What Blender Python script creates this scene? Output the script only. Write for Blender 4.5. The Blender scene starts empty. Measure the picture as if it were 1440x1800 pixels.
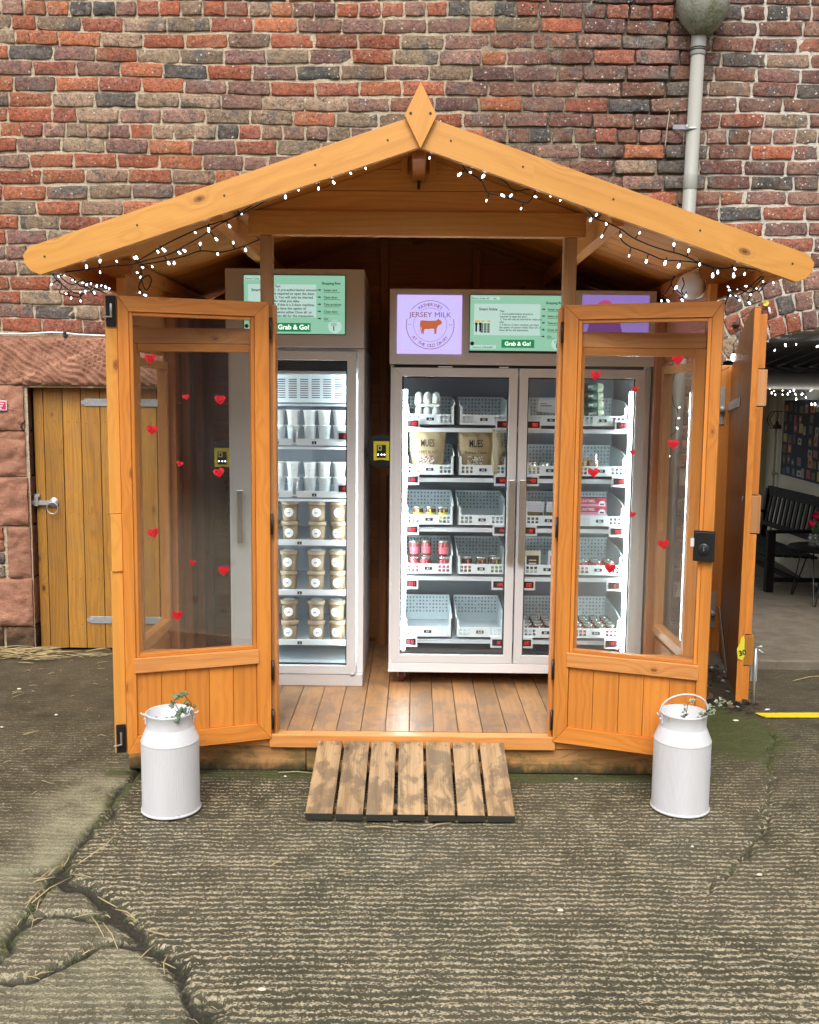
import bpy, math, random
import numpy as np
from mathutils import Vector, Matrix, noise as mnoise
from mathutils.geometry import tessellate_polygon

# ------------------------------------------------------------------ camera, sky, sun
S = bpy.context.scene
random.seed(7); RNG = np.random.default_rng(7)
FPX, CX, CY = 1700.0, 720.0, 900.0
_d = np.array([-153.0, 15000.0, FPX]); _d /= np.linalg.norm(_d)
_y = np.array([9.0, -198.0, 1700.0]); _y -= _d * (_y @ _d); _y /= np.linalg.norm(_y)
_x = np.cross(_y, -_d); _x /= np.linalg.norm(_x)
if _x[0] < 0: _x = -_x
RC = np.stack([_x, _y, -_d], 1)
CAM = np.array([0.0, -3.5463, 1.4])
cam_d = bpy.data.cameras.new('camera'); cam = bpy.data.objects.new('camera', cam_d)
S.collection.objects.link(cam); S.camera = cam
cam.matrix_world = Matrix(((RC[0][0], -RC[1][0], -RC[2][0], CAM[0]), (RC[0][1], -RC[1][1], -RC[2][1], CAM[1]),
                           (RC[0][2], -RC[1][2], -RC[2][2], CAM[2]), (0, 0, 0, 1)))
cam_d.sensor_fit = 'HORIZONTAL'; cam_d.sensor_width = 36; cam_d.lens = 36 * FPX / 1440
cam_d.clip_start = 0.05; cam_d.clip_end = 400
SUN_EL, SUN_AZ = math.radians(52), math.radians(188)      # azimuth measured clockwise from +Y
W = bpy.data.worlds.new('World'); S.world = W; W.use_nodes = True
nt = W.node_tree; bg = nt.nodes['Background']
sky = nt.nodes.new('ShaderNodeTexSky'); sky.sky_type = 'NISHITA'; sky.sun_disc = False
sky.sun_elevation = SUN_EL; sky.sun_rotation = SUN_AZ; sky.air_density = 1.0; sky.dust_density = 4.0; sky.ozone_density = 1.0
hs = nt.nodes.new('ShaderNodeHueSaturation'); hs.inputs['Saturation'].default_value = 0.25
nt.links.new(sky.outputs[0], hs.inputs['Color']); nt.links.new(hs.outputs[0], bg.inputs[0]); bg.inputs[1].default_value = 0.15
sl = bpy.data.lights.new('sun', 'SUN'); sl.energy = 0.95; sl.angle = math.radians(28); sl.color = (1.0, 0.965, 0.92)
so = bpy.data.objects.new('sun', sl); S.collection.objects.link(so)
sd = Vector((math.sin(SUN_AZ) * math.cos(SUN_EL), math.cos(SUN_AZ) * math.cos(SUN_EL), math.sin(SUN_EL)))
so.rotation_euler = sd.to_track_quat('Z', 'Y').to_euler(); so.location = (0, -6, 8)
S.view_settings.view_transform = 'Standard'; S.view_settings.look = 'None'
S.view_settings.exposure = 0.80; S.view_settings.gamma = 1.0; S.view_settings.use_curve_mapping = False
S.render.engine = 'CYCLES'; S.cycles.use_denoising = True
S.cycles.max_bounces = 8; S.cycles.transparent_max_bounces = 24; S.cycles.caustics_reflective = False; S.cycles.caustics_refractive = False
S.cycles.sample_clamp_indirect = 6.0

# ------------------------------------------------------------------ geometry helpers
def ray(px, py): return RC.T @ np.array([(px - CX) / FPX, (py - CY) / FPX, 1.0])
def atY(px, py, Y):
    r = ray(px, py); t = (Y - CAM[1]) / r[1]; p = CAM + t * r; return Vector(p)
def atZ(px, py, Z=0.0):
    r = ray(px, py); t = (Z - CAM[2]) / r[2]; return Vector(CAM + t * r)
def on_plane(px, py, P, n):
    r = Vector(ray(px, py)); t = ((P - Vector(CAM)).dot(n)) / r.dot(n); return Vector(CAM) + r * t
def T(x, y, z): return Matrix.Translation((x, y, z))
def RZ(a): return Matrix.Rotation(a, 4, 'Z')
def RX(a): return Matrix.Rotation(a, 4, 'X')
def RY(a): return Matrix.Rotation(a, 4, 'Y')
def frame(o, x, y, z):
    m = Matrix.Identity(4)
    for i, v in enumerate((x, y, z)):
        for j in range(3): m[j][i] = v[j]
    for j in range(3): m[j][3] = o[j]
    return m
FACING = frame((0, 0, 0), (1, 0, 0), (0, 0, 1), (0, -1, 0))      # local xy drawn on a plane facing the yard
def face_at(x, y, z): return T(x, y, z) @ FACING
_font_cache = {}
def glyphs(s, bold=0.0):
    key = (s, bold)
    if key not in _font_cache:
        c = bpy.data.curves.new('lettering', 'FONT'); c.body = s; c.size = 1; c.offset = bold; c.resolution_u = 3
        o = bpy.data.objects.new('lettering', c)
        me = o.to_mesh()
        V = [tuple(v.co) for v in me.vertices]; F = [tuple(p.vertices) for p in me.polygons]
        o.to_mesh_clear(); bpy.data.objects.remove(o); bpy.data.curves.remove(c)
        _font_cache[key] = (V, F, max([v[0] for v in V] or [0]))
    return _font_cache[key]

class MB:
    def __init__(s): s.V = []; s.F = []; s.M = []; s.UV = []; s.TI = []; s.SM = []
    def poly(s, pts, mat=0, uv=None, tint=1.0, smooth=False, flip=False):
        b = len(s.V); s.V += [tuple(p) for p in pts]; n = len(pts)
        s.F.append(tuple(range(b, b + n)) if not flip else tuple(range(b + n - 1, b - 1, -1)))
        s.M.append(mat); s.UV.append(list(uv) if uv else [(0, 0)] * n); s.TI.append(tint); s.SM.append(smooth)
    def raw(s, V, F, mat=0, tint=1.0, smooth=False, uvf=None):
        b = len(s.V); s.V += [tuple(v) for v in V]
        for f in F:
            s.F.append(tuple(i + b for i in f)); s.M.append(mat)
            s.UV.append([uvf(V[i]) if uvf else (V[i][0], V[i][2]) for i in f]); s.TI.append(tint); s.SM.append(smooth)
    def box(s, x0, y0, z0, x1, y1, z1, mat=0, mx=None, grain=None, tint=None):
        lo = (min(x0, x1), min(y0, y1), min(z0, z1)); hi = (max(x0, x1), max(y0, y1), max(z0, z1))
        d = [hi[i] - lo[i] for i in range(3)]
        if grain is None: grain = d.index(max(d))
        if tint is None: tint = random.uniform(.80, 1.12)
        ou, ov = random.uniform(0, 40), random.uniform(0, 40)
        c = [(hi[0] if i & 1 else lo[0], hi[1] if i & 2 else lo[1], hi[2] if i & 4 else lo[2]) for i in range(8)]
        P = [tuple(mx @ Vector(p)) for p in c] if mx else c
        b = len(s.V); s.V += P
        for ax, q in ((0, (0, 4, 6, 2)), (0, (1, 3, 7, 5)), (1, (0, 1, 5, 4)), (1, (2, 6, 7, 3)), (2, (0, 2, 3, 1)), (2, (4, 5, 7, 6))):
            oth = [a for a in range(3) if a != ax]
            if ax == grain: ua, va, sc = oth[0], oth[1], .3
            else:
                ua = grain; va = [a for a in oth if a != grain][0]; sc = 1
            s.F.append(tuple(b + i for i in q)); s.M.append(mat)
            s.UV.append([(c[i][ua] * sc + ou, c[i][va] + ov + ax * 3.1) for i in q]); s.TI.append(tint); s.SM.append(False)
    def bar(s, p0, p1, w, t, up=(0, 0, 1), mat=0, tint=None, off=(0, 0)):
        p0 = Vector(p0); p1 = Vector(p1); x = (p1 - p0); L = x.length; x.normalize()
        z = Vector(up); z = (z - x * z.dot(x)).normalized(); y = z.cross(x)
        s.box(0, -w / 2 + off[0], -t / 2 + off[1], L, w / 2 + off[0], t / 2 + off[1], mat, frame(p0, x, y, z), 0, tint)
    def prism(s, pts, d0, d1, mx, mat=0, tint=None, grain=(1, 0)):
        """polygon in local xy, extruded along local z from d0 to d1"""
        if tint is None: tint = random.uniform(.9, 1.08)
        ou, ov = random.uniform(0, 40), random.uniform(0, 40); n = len(pts)
        ar = sum(pts[i][0] * pts[(i + 1) % n][1] - pts[(i + 1) % n][0] * pts[i][1] for i in range(n))
        if ar < 0: pts = pts[::-1]
        b = len(s.V)
        for d in (d0, d1): s.V += [tuple(mx @ Vector((p[0], p[1], d))) for p in pts]
        g = grain; uv = [(p[0] * g[0] + p[1] * g[1] + ou, -p[0] * g[1] + p[1] * g[0] + ov) for p in pts]
        for t in tessellate_polygon([[Vector((p[0], p[1], 0)) for p in pts]]):
            a, c, e = t
            cr = (pts[c][0] - pts[a][0]) * (pts[e][1] - pts[a][1]) - (pts[c][1] - pts[a][1]) * (pts[e][0] - pts[a][0])
            if cr < 0: a, c, e = a, e, c
            s.F += [(b + n + a, b + n + c, b + n + e), (b + e, b + c, b + a)]
            s.M += [mat] * 2; s.UV += [[uv[a], uv[c], uv[e]], [uv[e], uv[c], uv[a]]]; s.TI += [tint] * 2; s.SM += [False] * 2
        for i in range(n):
            j = (i + 1) % n
            s.F.append((b + i, b + j, b + n + j, b + n + i)); s.M.append(mat)
            s.UV.append([uv[i], uv[j], (uv[j][0], uv[j][1] + abs(d1 - d0)), (uv[i][0], uv[i][1] + abs(d1 - d0))]); s.TI.append(tint); s.SM.append(False)
    def tube(s, pts, r, mat=0, n=6, tint=1.0, caps=True):
        pts = [Vector(p) for p in pts]; k = len(pts)
        rs = r if isinstance(r, (list, tuple)) else [r] * k
        b = len(s.V); up = Vector((0.31, 0.2, 0.93)).normalized()
        for i in range(k):
            t = (pts[min(i + 1, k - 1)] - pts[max(i - 1, 0)])
            t = t.normalized() if t.length > 1e-9 else Vector((0, 0, 1))
            a = up - t * up.dot(t)
            if a.length < 1e-3: a = Vector((1, 0, 0)) - t * t.x
            a.normalize(); c = t.cross(a); up = a
            for j in range(n):
                q = 2 * math.pi * j / n
                s.V.append(tuple(pts[i] + (a * math.cos(q) + c * math.sin(q)) * rs[i]))
        for i in range(k - 1):
            for j in range(n):
                j2 = (j + 1) % n
                s.F.append((b + i * n + j, b + i * n + j2, b + (i + 1) * n + j2, b + (i + 1) * n + j)); s.M.append(mat)
                s.UV.append([(0, 0)] * 4); s.TI.append(tint); s.SM.append(True)
        if caps:
            s.F += [tuple(b + j for j in range(n - 1, -1, -1)), tuple(b + (k - 1) * n + j for j in range(n))]
            s.M += [mat] * 2; s.UV += [[(0, 0)] * n] * 2; s.TI += [tint] * 2; s.SM += [False] * 2
    def lathe(s, prof, n=24, mx=None, mat=0, rib=0.0, ribs=0, smooth=True, tint=1.0, mats=None, caps=True):
        b = len(s.V); mx = mx or Matrix.Identity(4)
        for r, z in prof:
            for j in range(n):
                q = 2 * math.pi * j / n; rr = r + (rib * math.cos(q * ribs) if ribs else 0)
                s.V.append(tuple(mx @ Vector((rr * math.cos(q), rr * math.sin(q), z))))
        for i in range(len(prof) - 1):
            for j in range(n):
                j2 = (j + 1) % n
                s.F.append((b + i * n + j, b + i * n + j2, b + (i + 1) * n + j2, b + (i + 1) * n + j))
                s.M.append(mats[i] if mats else mat)
                s.UV.append([(j / n, prof[i][1]), ((j + 1) / n, prof[i][1]), ((j + 1) / n, prof[i + 1][1]), (j / n, prof[i + 1][1])])
                s.TI.append(tint); s.SM.append(smooth)
        for idx, rev in ((0, True), (len(prof) - 1, False)):
            if caps and prof[idx][0] > 1e-6:
                q = [b + idx * n + j for j in range(n)]
                s.F.append(tuple(q[::-1] if rev else q)); s.M.append(mats[max(0, idx - 1)] if mats else mat); s.UV.append([(0, 0)] * n); s.TI.append(tint); s.SM.append(False)
    def text(s, t, size, mx, mat=0, align='L', bold=0.0, sx=1.0):
        V, F, w = glyphs(t, bold)
        ox = 0 if align == 'L' else (-w * size * sx / 2 if align == 'C' else -w * size * sx)
        s.raw([tuple(mx @ Vector((v[0] * size * sx + ox, v[1] * size, 0))) for v in V], F, mat)
    def build(s, name, mats, parent=None, bevel=0.0, seg=2, auto=False):
        me = bpy.data.meshes.new(name); me.from_pydata(s.V, [], s.F)
        for m in (mats if isinstance(mats, (list, tuple)) else [mats]): me.materials.append(m)
        me.polygons.foreach_set('material_index', s.M); me.polygons.foreach_set('use_smooth', s.SM)
        uv = me.uv_layers.new(name='UVMap'); uv.data.foreach_set('uv', [c for f in s.UV for p in f for c in p])
        ca = me.color_attributes.new('tint', 'FLOAT_COLOR', 'CORNER')
        ca.data.foreach_set('color', [c for f, t in zip(s.F, s.TI) for _ in f for c in ((t, t, t, 1) if not isinstance(t, tuple) else t)])
        me.update(); o = bpy.data.objects.new(name, me); S.collection.objects.link(o)
        if parent: o.parent = parent
        if bevel:
            b = o.modifiers.new('bevel', 'BEVEL'); b.width = bevel; b.segments = seg; b.limit_method = 'ANGLE'; b.angle_limit = math.radians(40)
        return o
def tag(o, label=None, cat=None, group=None, kind=None):
    if label: o['label'] = label
    if cat: o['category'] = cat
    if group: o['group'] = group
    if kind: o['kind'] = kind
    return o
def empty(name, loc=(0, 0, 0), label=None, cat=None, group=None, mx=None):
    o = bpy.data.objects.new(name, None); S.collection.objects.link(o); o.empty_display_size = .05
    o.matrix_world = mx if mx else T(*loc)
    return tag(o, label, cat, group)
KIDS = {}
def copy_tree(o, parent=None, mx=None):
    c = o.copy(); S.collection.objects.link(c); c.parent = parent
    for ch in o.children_recursive if False else [k for k in o.children]: copy_tree(ch, c)
    if mx is not None: c.matrix_world = mx
    return c

# ------------------------------------------------------------------ materials
def new_mat(name):
    m = bpy.data.materials.new(name); m.use_nodes = True; t = m.node_tree
    return m, t, t.nodes['Principled BSDF'], t.nodes.new, t.links.new
def nd(t, kind, **kw):
    n = t.nodes.new(kind)
    for k, v in kw.items():
        if k in n.inputs.keys(): n.inputs[k].default_value = v
        else: setattr(n, k, v)
    return n
def ramp(t, src, stops, interp='LINEAR'):
    r = t.nodes.new('ShaderNodeValToRGB'); r.color_ramp.interpolation = interp
    e = r.color_ramp.elements
    while len(e) > 1: e.remove(e[-1])
    for i, (p, c) in enumerate(stops):
        if not isinstance(c, (tuple, list)): c = (c, c, c)
        if i == 0: e[0].position = p; e[0].color = (*c, 1)
        else: x = e.new(p); x.color = (*c, 1)
    t.links.new(src, r.inputs[0]); return r.outputs[0]
def mixc(t, fac, a, b, mode='MIX'):
    m = t.nodes.new('ShaderNodeMix'); m.data_type = 'RGBA'; m.blend_type = mode
    for inp, v in ((0, fac), (6, a), (7, b)):
        if hasattr(v, 'is_linked'): t.links.new(v, m.inputs[inp])
        else: m.inputs[inp].default_value = v if inp == 0 else (*v[:3], 1)
    return m.outputs[2]
def mth(t, op, a, b=0.0, c=None):
    m = t.nodes.new('ShaderNodeMath'); m.operation = op
    for i, v in enumerate((a, b) if c is None else (a, b, c)):
        if hasattr(v, 'is_linked'): t.links.new(v, m.inputs[i])
        else: m.inputs[i].default_value = v
    return m.outputs[0]
def vmap(t, src, scale=(1, 1, 1), loc=(0, 0, 0)):
    m = t.nodes.new('ShaderNodeMapping'); t.links.new(src, m.inputs[0]); m.inputs['Scale'].default_value = scale; m.inputs['Location'].default_value = loc
    return m.outputs[0]
def noise_(t, vec, scale, detail=4, rough=.55, dist=0.0):
    n = nd(t, 'ShaderNodeTexNoise', Scale=scale, Detail=detail, Roughness=rough, Distortion=dist); t.links.new(vec, n.inputs['Vector']); return n.outputs[0]
def bump(t, h, strength, dist, nrm=None):
    b = nd(t, 'ShaderNodeBump', Strength=strength, Distance=dist); t.links.new(h, b.inputs['Height'])
    if nrm: t.links.new(nrm, b.inputs['Normal'])
    return b.outputs[0]
def attr(t, name):
    a = t.nodes.new('ShaderNodeAttribute'); a.attribute_name = name; return a
def plain(name, col, rough=.5, metal=0.0, var=.12, vs=30, bmp=0.0, coat=0.0, spec=.5):
    m, t, p, N, L = new_mat(name); tc = N('ShaderNodeTexCoord').outputs['Object']
    n = noise_(t, tc, vs, 4)
    L(mixc(t, n, tuple(c * (1 - var) for c in col), tuple(min(1, c * (1 + var)) for c in col)), p.inputs['Base Color'])
    L(mth(t, 'ADD', mth(t, 'MULTIPLY', n, .12), rough - .06), p.inputs['Roughness'])
    p.inputs['Metallic'].default_value = metal; p.inputs['Coat Weight'].default_value = coat; p.inputs['Specular IOR Level'].default_value = spec
    if bmp: L(bump(t, noise_(t, tc, vs * 4, 3), bmp, .002), p.inputs['Normal'])
    return m
def wood(name, light, dark, rough=.42, ring=60, knots=1.0, dirt=0.0, dirtcol=(.1, .07, .045), streak=.5, coat=.15):
    m, t, p, N, L = new_mat(name); uv = N('ShaderNodeUVMap').outputs[0]
    vor = nd(t, 'ShaderNodeTexVoronoi', Scale=1.0, Randomness=1.0); vor.feature = 'F1'
    L(vmap(t, uv, (5.0, 9.5, 1)), vor.inputs['Vector'])
    sep = N('ShaderNodeSeparateColor'); L(vor.outputs['Color'], sep.inputs[0])
    gate = mth(t, 'GREATER_THAN', sep.outputs[0], 1 - .34 * knots)
    kd = vor.outputs['Distance']
    infl = mth(t, 'MULTIPLY', gate, mth(t, 'POWER', 2.718, mth(t, 'MULTIPLY', kd, -6.0)))
    low = noise_(t, vmap(t, uv, (1.1, 9, 1)), 1.0, 2, .5)
    sv = N('ShaderNodeSeparateXYZ'); L(uv, sv.inputs[0])
    ph = mth(t, 'ADD', mth(t, 'MULTIPLY', sv.outputs[1], ring * 6), mth(t, 'ADD', mth(t, 'MULTIPLY', low, ring * .9), mth(t, 'MULTIPLY', infl, 22)))
    rings = mth(t, 'MULTIPLY_ADD', mth(t, 'SINE', ph), .5, .5)
    rings = mth(t, 'POWER', rings, 1.8)
    fine = noise_(t, vmap(t, uv, (4, 210, 1)), 1.0, 4, .75)
    broad = noise_(t, vmap(t, uv, (1.2, 7, 1), (7, 3, 0)), 1.0, 3, .6)
    f = mth(t, 'ADD', mth(t, 'MULTIPLY', rings, streak * .55), mth(t, 'MULTIPLY', mth(t, 'SUBTRACT', fine, .42), 2.2 * streak))
    f = mth(t, 'ADD', f, mth(t, 'MULTIPLY', mth(t, 'SUBTRACT', broad, .45), .9))
    fc = nd(t, 'ShaderNodeClamp'); L(f, fc.inputs[0])
    col = mixc(t, fc.outputs[0], light, dark)
    col = mixc(t, mth(t, 'MULTIPLY', gate, ramp(t, kd, [(0.04, 1), (.075, .45), (.085, .9), (.10, .25), (.16, 0)])), col, (dark[0] * .32, dark[1] * .25, dark[2] * .3))
    if dirt:
        dn = noise_(t, vmap(t, uv, (5, 9, 1), (3, 1, 0)), 1.3, 6, .65, .6)
        col = mixc(t, mth(t, 'MULTIPLY', ramp(t, dn, [(.47, 0), (.56, 1)]), dirt), col, dirtcol)
    at = attr(t, 'tint'); col = mixc(t, 1.0, col, at.outputs['Color'], 'MULTIPLY')
    L(col, p.inputs['Base Color'])
    L(mth(t, 'MULTIPLY_ADD', fine, .25, rough - .1), p.inputs['Roughness'])
    p.inputs['Coat Weight'].default_value = coat; p.inputs['Coat Roughness'].default_value = .3
    L(bump(t, mth(t, 'ADD', fine, mth(t, 'MULTIPLY', rings, .5)), .35, .0012), p.inputs['Normal'])
    return m
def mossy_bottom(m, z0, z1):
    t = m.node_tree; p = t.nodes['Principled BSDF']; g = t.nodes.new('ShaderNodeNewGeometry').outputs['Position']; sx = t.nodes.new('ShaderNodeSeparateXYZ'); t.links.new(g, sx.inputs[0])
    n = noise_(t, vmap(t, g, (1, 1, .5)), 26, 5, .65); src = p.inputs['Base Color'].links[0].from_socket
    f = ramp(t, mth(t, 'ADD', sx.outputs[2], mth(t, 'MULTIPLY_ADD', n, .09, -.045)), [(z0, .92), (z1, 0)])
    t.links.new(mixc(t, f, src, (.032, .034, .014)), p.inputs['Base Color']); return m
def emit(name, col, strength):
    m, t, p, N, L = new_mat(name)
    p.inputs['Base Color'].default_value = (*[c * .5 for c in col], 1); p.inputs['Emission Color'].default_value = (*col, 1); p.inputs['Emission Strength'].default_value = strength
    p.inputs['Roughness'].default_value = .3; return m
def glassy(name, tint=(.93, .96, .95), fac=.10, rough=.0, dirt=.05):
    m, t, p, N, L = new_mat(name); t.nodes.remove(p); out = [n for n in t.nodes if n.type == 'OUTPUT_MATERIAL'][0]
    tr = N('ShaderNodeBsdfTransparent'); tr.inputs[0].default_value = (*tint, 1)
    gl = N('ShaderNodeBsdfGlossy'); gl.inputs['Roughness'].default_value = rough; gl.inputs['Color'].default_value = (1, 1, 1, 1)
    lw = nd(t, 'ShaderNodeLayerWeight', Blend=.5)
    mx = N('ShaderNodeMixShader'); L(mth(t, 'MULTIPLY_ADD', mth(t, 'POWER', lw.outputs['Facing'], 5.0), .13, fac), mx.inputs[0]); L(tr.outputs[0], mx.inputs[1]); L(gl.outputs[0], mx.inputs[2])
    df = N('ShaderNodeBsdfDiffuse'); df.inputs[0].default_value = (.6, .6, .58, 1)
    m2 = N('ShaderNodeMixShader'); tc = N('ShaderNodeTexCoord').outputs['Object']
    sm = noise_(t, vmap(t, tc, (14, 14, 2)), 1.0, 4, .6)
    L(mth(t, 'MULTIPLY', ramp(t, sm, [(.4, .15), (.75, 1)]), dirt), m2.inputs[0]); L(mx.outputs[0], m2.inputs[1]); L(df.outputs[0], m2.inputs[2])
    L(m2.outputs[0], out.inputs[0]); return m

M = {}
M['barge'] = wood('pine_bargeboard', (.68, .32, .062), (.44, .165, .022), ring=24, streak=.36, knots=1.8)
M['door'] = wood('pine_door', (.68, .255, .042), (.40, .105, .010), ring=30, streak=.46, knots=1.9)
M['rail'] = wood('pine_rail', (.70, .31, .09), (.42, .14, .028), ring=32, streak=.5, knots=1.8)
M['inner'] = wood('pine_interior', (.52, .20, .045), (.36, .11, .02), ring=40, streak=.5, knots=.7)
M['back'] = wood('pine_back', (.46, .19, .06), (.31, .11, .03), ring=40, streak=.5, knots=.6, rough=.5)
M['soffit'] = wood('pine_soffit', (.70, .32, .075), (.50, .19, .034), ring=50, streak=.5, knots=.8, rough=.6, coat=0)
M['beam'] = wood('weathered_beam', (.52, .28, .10), (.32, .14, .04), ring=40, streak=.7, knots=.8, dirt=.65, dirtcol=(.10, .085, .03), rough=.6, coat=0)
M['floor'] = wood('worn_floorboard', (.43, .225, .095), (.29, .145, .055), ring=30, streak=.5, knots=.3, dirt=.7, dirtcol=(.22, .135, .08), rough=.42)
M['ramp'] = wood('weathered_plank', (.48, .31, .155), (.24, .145, .066), ring=22, streak=.9, knots=.8, dirt=.62, dirtcol=(.10, .07, .045), rough=.55, coat=0)
M['rampedge'] = plain('dark_end_wood', (.035, .035, .025), .8, bmp=.5)  # near-black wood for the plank ends and nail heads
M['ledged'] = wood('golden_stained_board', (.50, .245, .042), (.28, .11, .016), ring=50, streak=.65, knots=.6, dirt=.18, dirtcol=(.2, .13, .07))
M['barnleaf'] = wood('dark_orange_board', (.42, .18, .03), (.28, .10, .014), ring=60, streak=.5, knots=.2)
M['newpine'] = wood('bare_pine_block', (.60, .31, .13), (.42, .17, .05), ring=20, streak=.9, knots=.5)
M['grey'] = plain('fridge_grey_paint', (.62, .615, .615), .38, var=.03, vs=5)
M['lightgrey'] = plain('fridge_frame', (.69, .70, .71), .35, var=.03, vs=5)
M['white'] = plain('white_painted_metal', (.80, .80, .82), .35, var=.03, vs=5)
M['liner'] = plain('fridge_liner', (.58, .62, .64), .4, var=.05, vs=5)
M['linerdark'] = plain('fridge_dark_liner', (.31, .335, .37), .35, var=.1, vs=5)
M['basket'] = plain('pale_plastic_basket', (.80, .88, .90), .45, var=.02, vs=8)
M['shelf'] = plain('shelf_white', (.72, .76, .78), .4, var=.02)
M['steel'] = plain('brushed_steel', (.55, .53, .5), .32, metal=.9, var=.1, vs=60)
M['galv'] = plain('galvanised_steel', (.52, .55, .56), .42, metal=.6, var=.2, vs=50, bmp=.2)
M['black'] = plain('black_painted_iron', (.012, .012, .013), .35, var=.2)
M['blackplastic'] = plain('black_plastic', (.02, .022, .026), .3)
M['wire'] = plain('dark_cable', (.008, .010, .009), .6)
M['yellow'] = plain('yellow_plastic', (.75, .68, .05), .4, var=.05)
M['glass'] = glassy('door_glass', tint=(.97, .98, .975), fac=.055, dirt=.012)
M['fglass'] = glassy('fridge_glass', tint=(.97, .99, 1.0), fac=.035, dirt=.01)
M['bulb'] = emit('lit_bulb', (.86, .92, 1.0), 6)
M['led'] = emit('led_tube', (.86, .97, 1.0), 34)
M['red'] = emit('red_digits', (1.0, .03, .03), .55)
M['digitbg'] = plain('display_dark', (.035, .02, .025), .2)
M['cup'] = plain('white_paper_cup', (.90, .92, .90), .5, var=.02)
M['tub'] = plain('kraft_tub', (.19, .128, .072), .6, var=.05)
M['tublid'] = plain('kraft_lid', (.24, .175, .11), .6, var=.05)
M['sticker'] = plain('round_sticker', (.80, .80, .78), .5, var=.02)
M['ink'] = plain('black_ink', (.02, .02, .02), .5)
M['inkgrey'] = plain('grey_ink', (.30, .30, .29), .5)
M['kraft'] = plain('kraft_paper', (.38, .29, .16), .55, var=.12, vs=12, bmp=.3)
M['jarglass'] = plain('jar_dark_contents', (.10, .035, .02), .1, var=.3, vs=60)
M['jarpink'] = plain('jar_pink_contents', (.34, .06, .06), .12, var=.3, vs=60)
M['lid'] = plain('silver_lid', (.62, .62, .60), .25, metal=.85)
M['lyellow'] = plain('yellow_label', (.80, .70, .08), .5)
M['lpink'] = plain('pink_label', (.72, .16, .20), .5)
M['lorange'] = plain('orange_label', (.72, .22, .12), .5)
M['lgreen'] = plain('green_label', (.42, .55, .10), .5)
M['lcream'] = plain('cream_label', (.66, .62, .50), .5)
M['dgreen'] = plain('dark_green_wrap', (.012, .07, .045), .45)
M['butter'] = plain('cream_paper', (.62, .66, .50), .5)
M['eggbox'] = plain('clear_egg_box', (.62, .64, .60), .25, var=.1)
M['card'] = plain('white_card', (.74, .76, .80), .5, var=.03)
M['boxpink'] = plain('pink_box', (.74, .30, .42), .5, var=.03)
M['boxred'] = plain('crimson_box', (.42, .04, .07), .5, var=.05)
M['bread'] = plain('brown_biscuit', (.36, .20, .08), .6, var=.3, vs=60)
M['film'] = glassy('clear_film', tint=(.85, .88, .86), fac=.14, rough=.12, dirt=.1)
M['heart'] = plain('red_glitter', (.72, .006, .018), .35, var=.5, vs=300, bmp=1.0)
M['churn'] = plain('white_enamel', (.84, .84, .86), .42, var=.035, vs=14)
M['chip'] = plain('chipped_rust', (.10, .06, .04), .8)
M['pipe'] = plain('grey_plastic_pipe', (.33, .325, .29), .45, var=.05)
M['straw'] = plain('straw', (.46, .36, .18), .6, var=.3, vs=20)
M['screen'] = emit('screen_green', (.24, .50, .355), .60)
M['screenlight'] = emit('screen_pale', (.42, .60, .545), .62)
M['screenbtn'] = emit('screen_button', (.012, .20, .07), .6)
M['screenwhite'] = emit('screen_white', (.75, .92, .80), .8)
M['screenyellow'] = emit('screen_yellow', (.55, .40, .06), .7)
M['logobg'] = emit('logo_lavender', (.46, .37, .90), .78)
M['logomid'] = emit('logo_pale', (.47, .42, .86), .72)
M['logoink'] = emit('logo_brown', (.22, .055, .03), .5)
M['logocow'] = emit('logo_orange', (.45, .12, .035), .6)
M['cream'] = plain('cream_wall', (.56, .52, .41), .8, var=.12, vs=3, bmp=.2)
M['ceil'] = plain('painted_boards', (.50, .48, .44), .7, var=.15, vs=6)
M['bench'] = plain('black_bench', (.005, .004, .004), .6, spec=.15)
M['board'] = plain('navy_noticeboard', (.01, .012, .03), .8)
M['flower'] = plain('pink_petals', (.65, .015, .09), .6, var=.3, vs=80)
M['leafg'] = plain('green_leaf', (.07, .16, .05), .5, var=.3, vs=60)
M['moss'] = plain('moss_tuft', (.05, .08, .02), .9, var=.4, vs=40)
M['twig'] = plain('brown_stem', (.07, .035, .025), .7)

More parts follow.
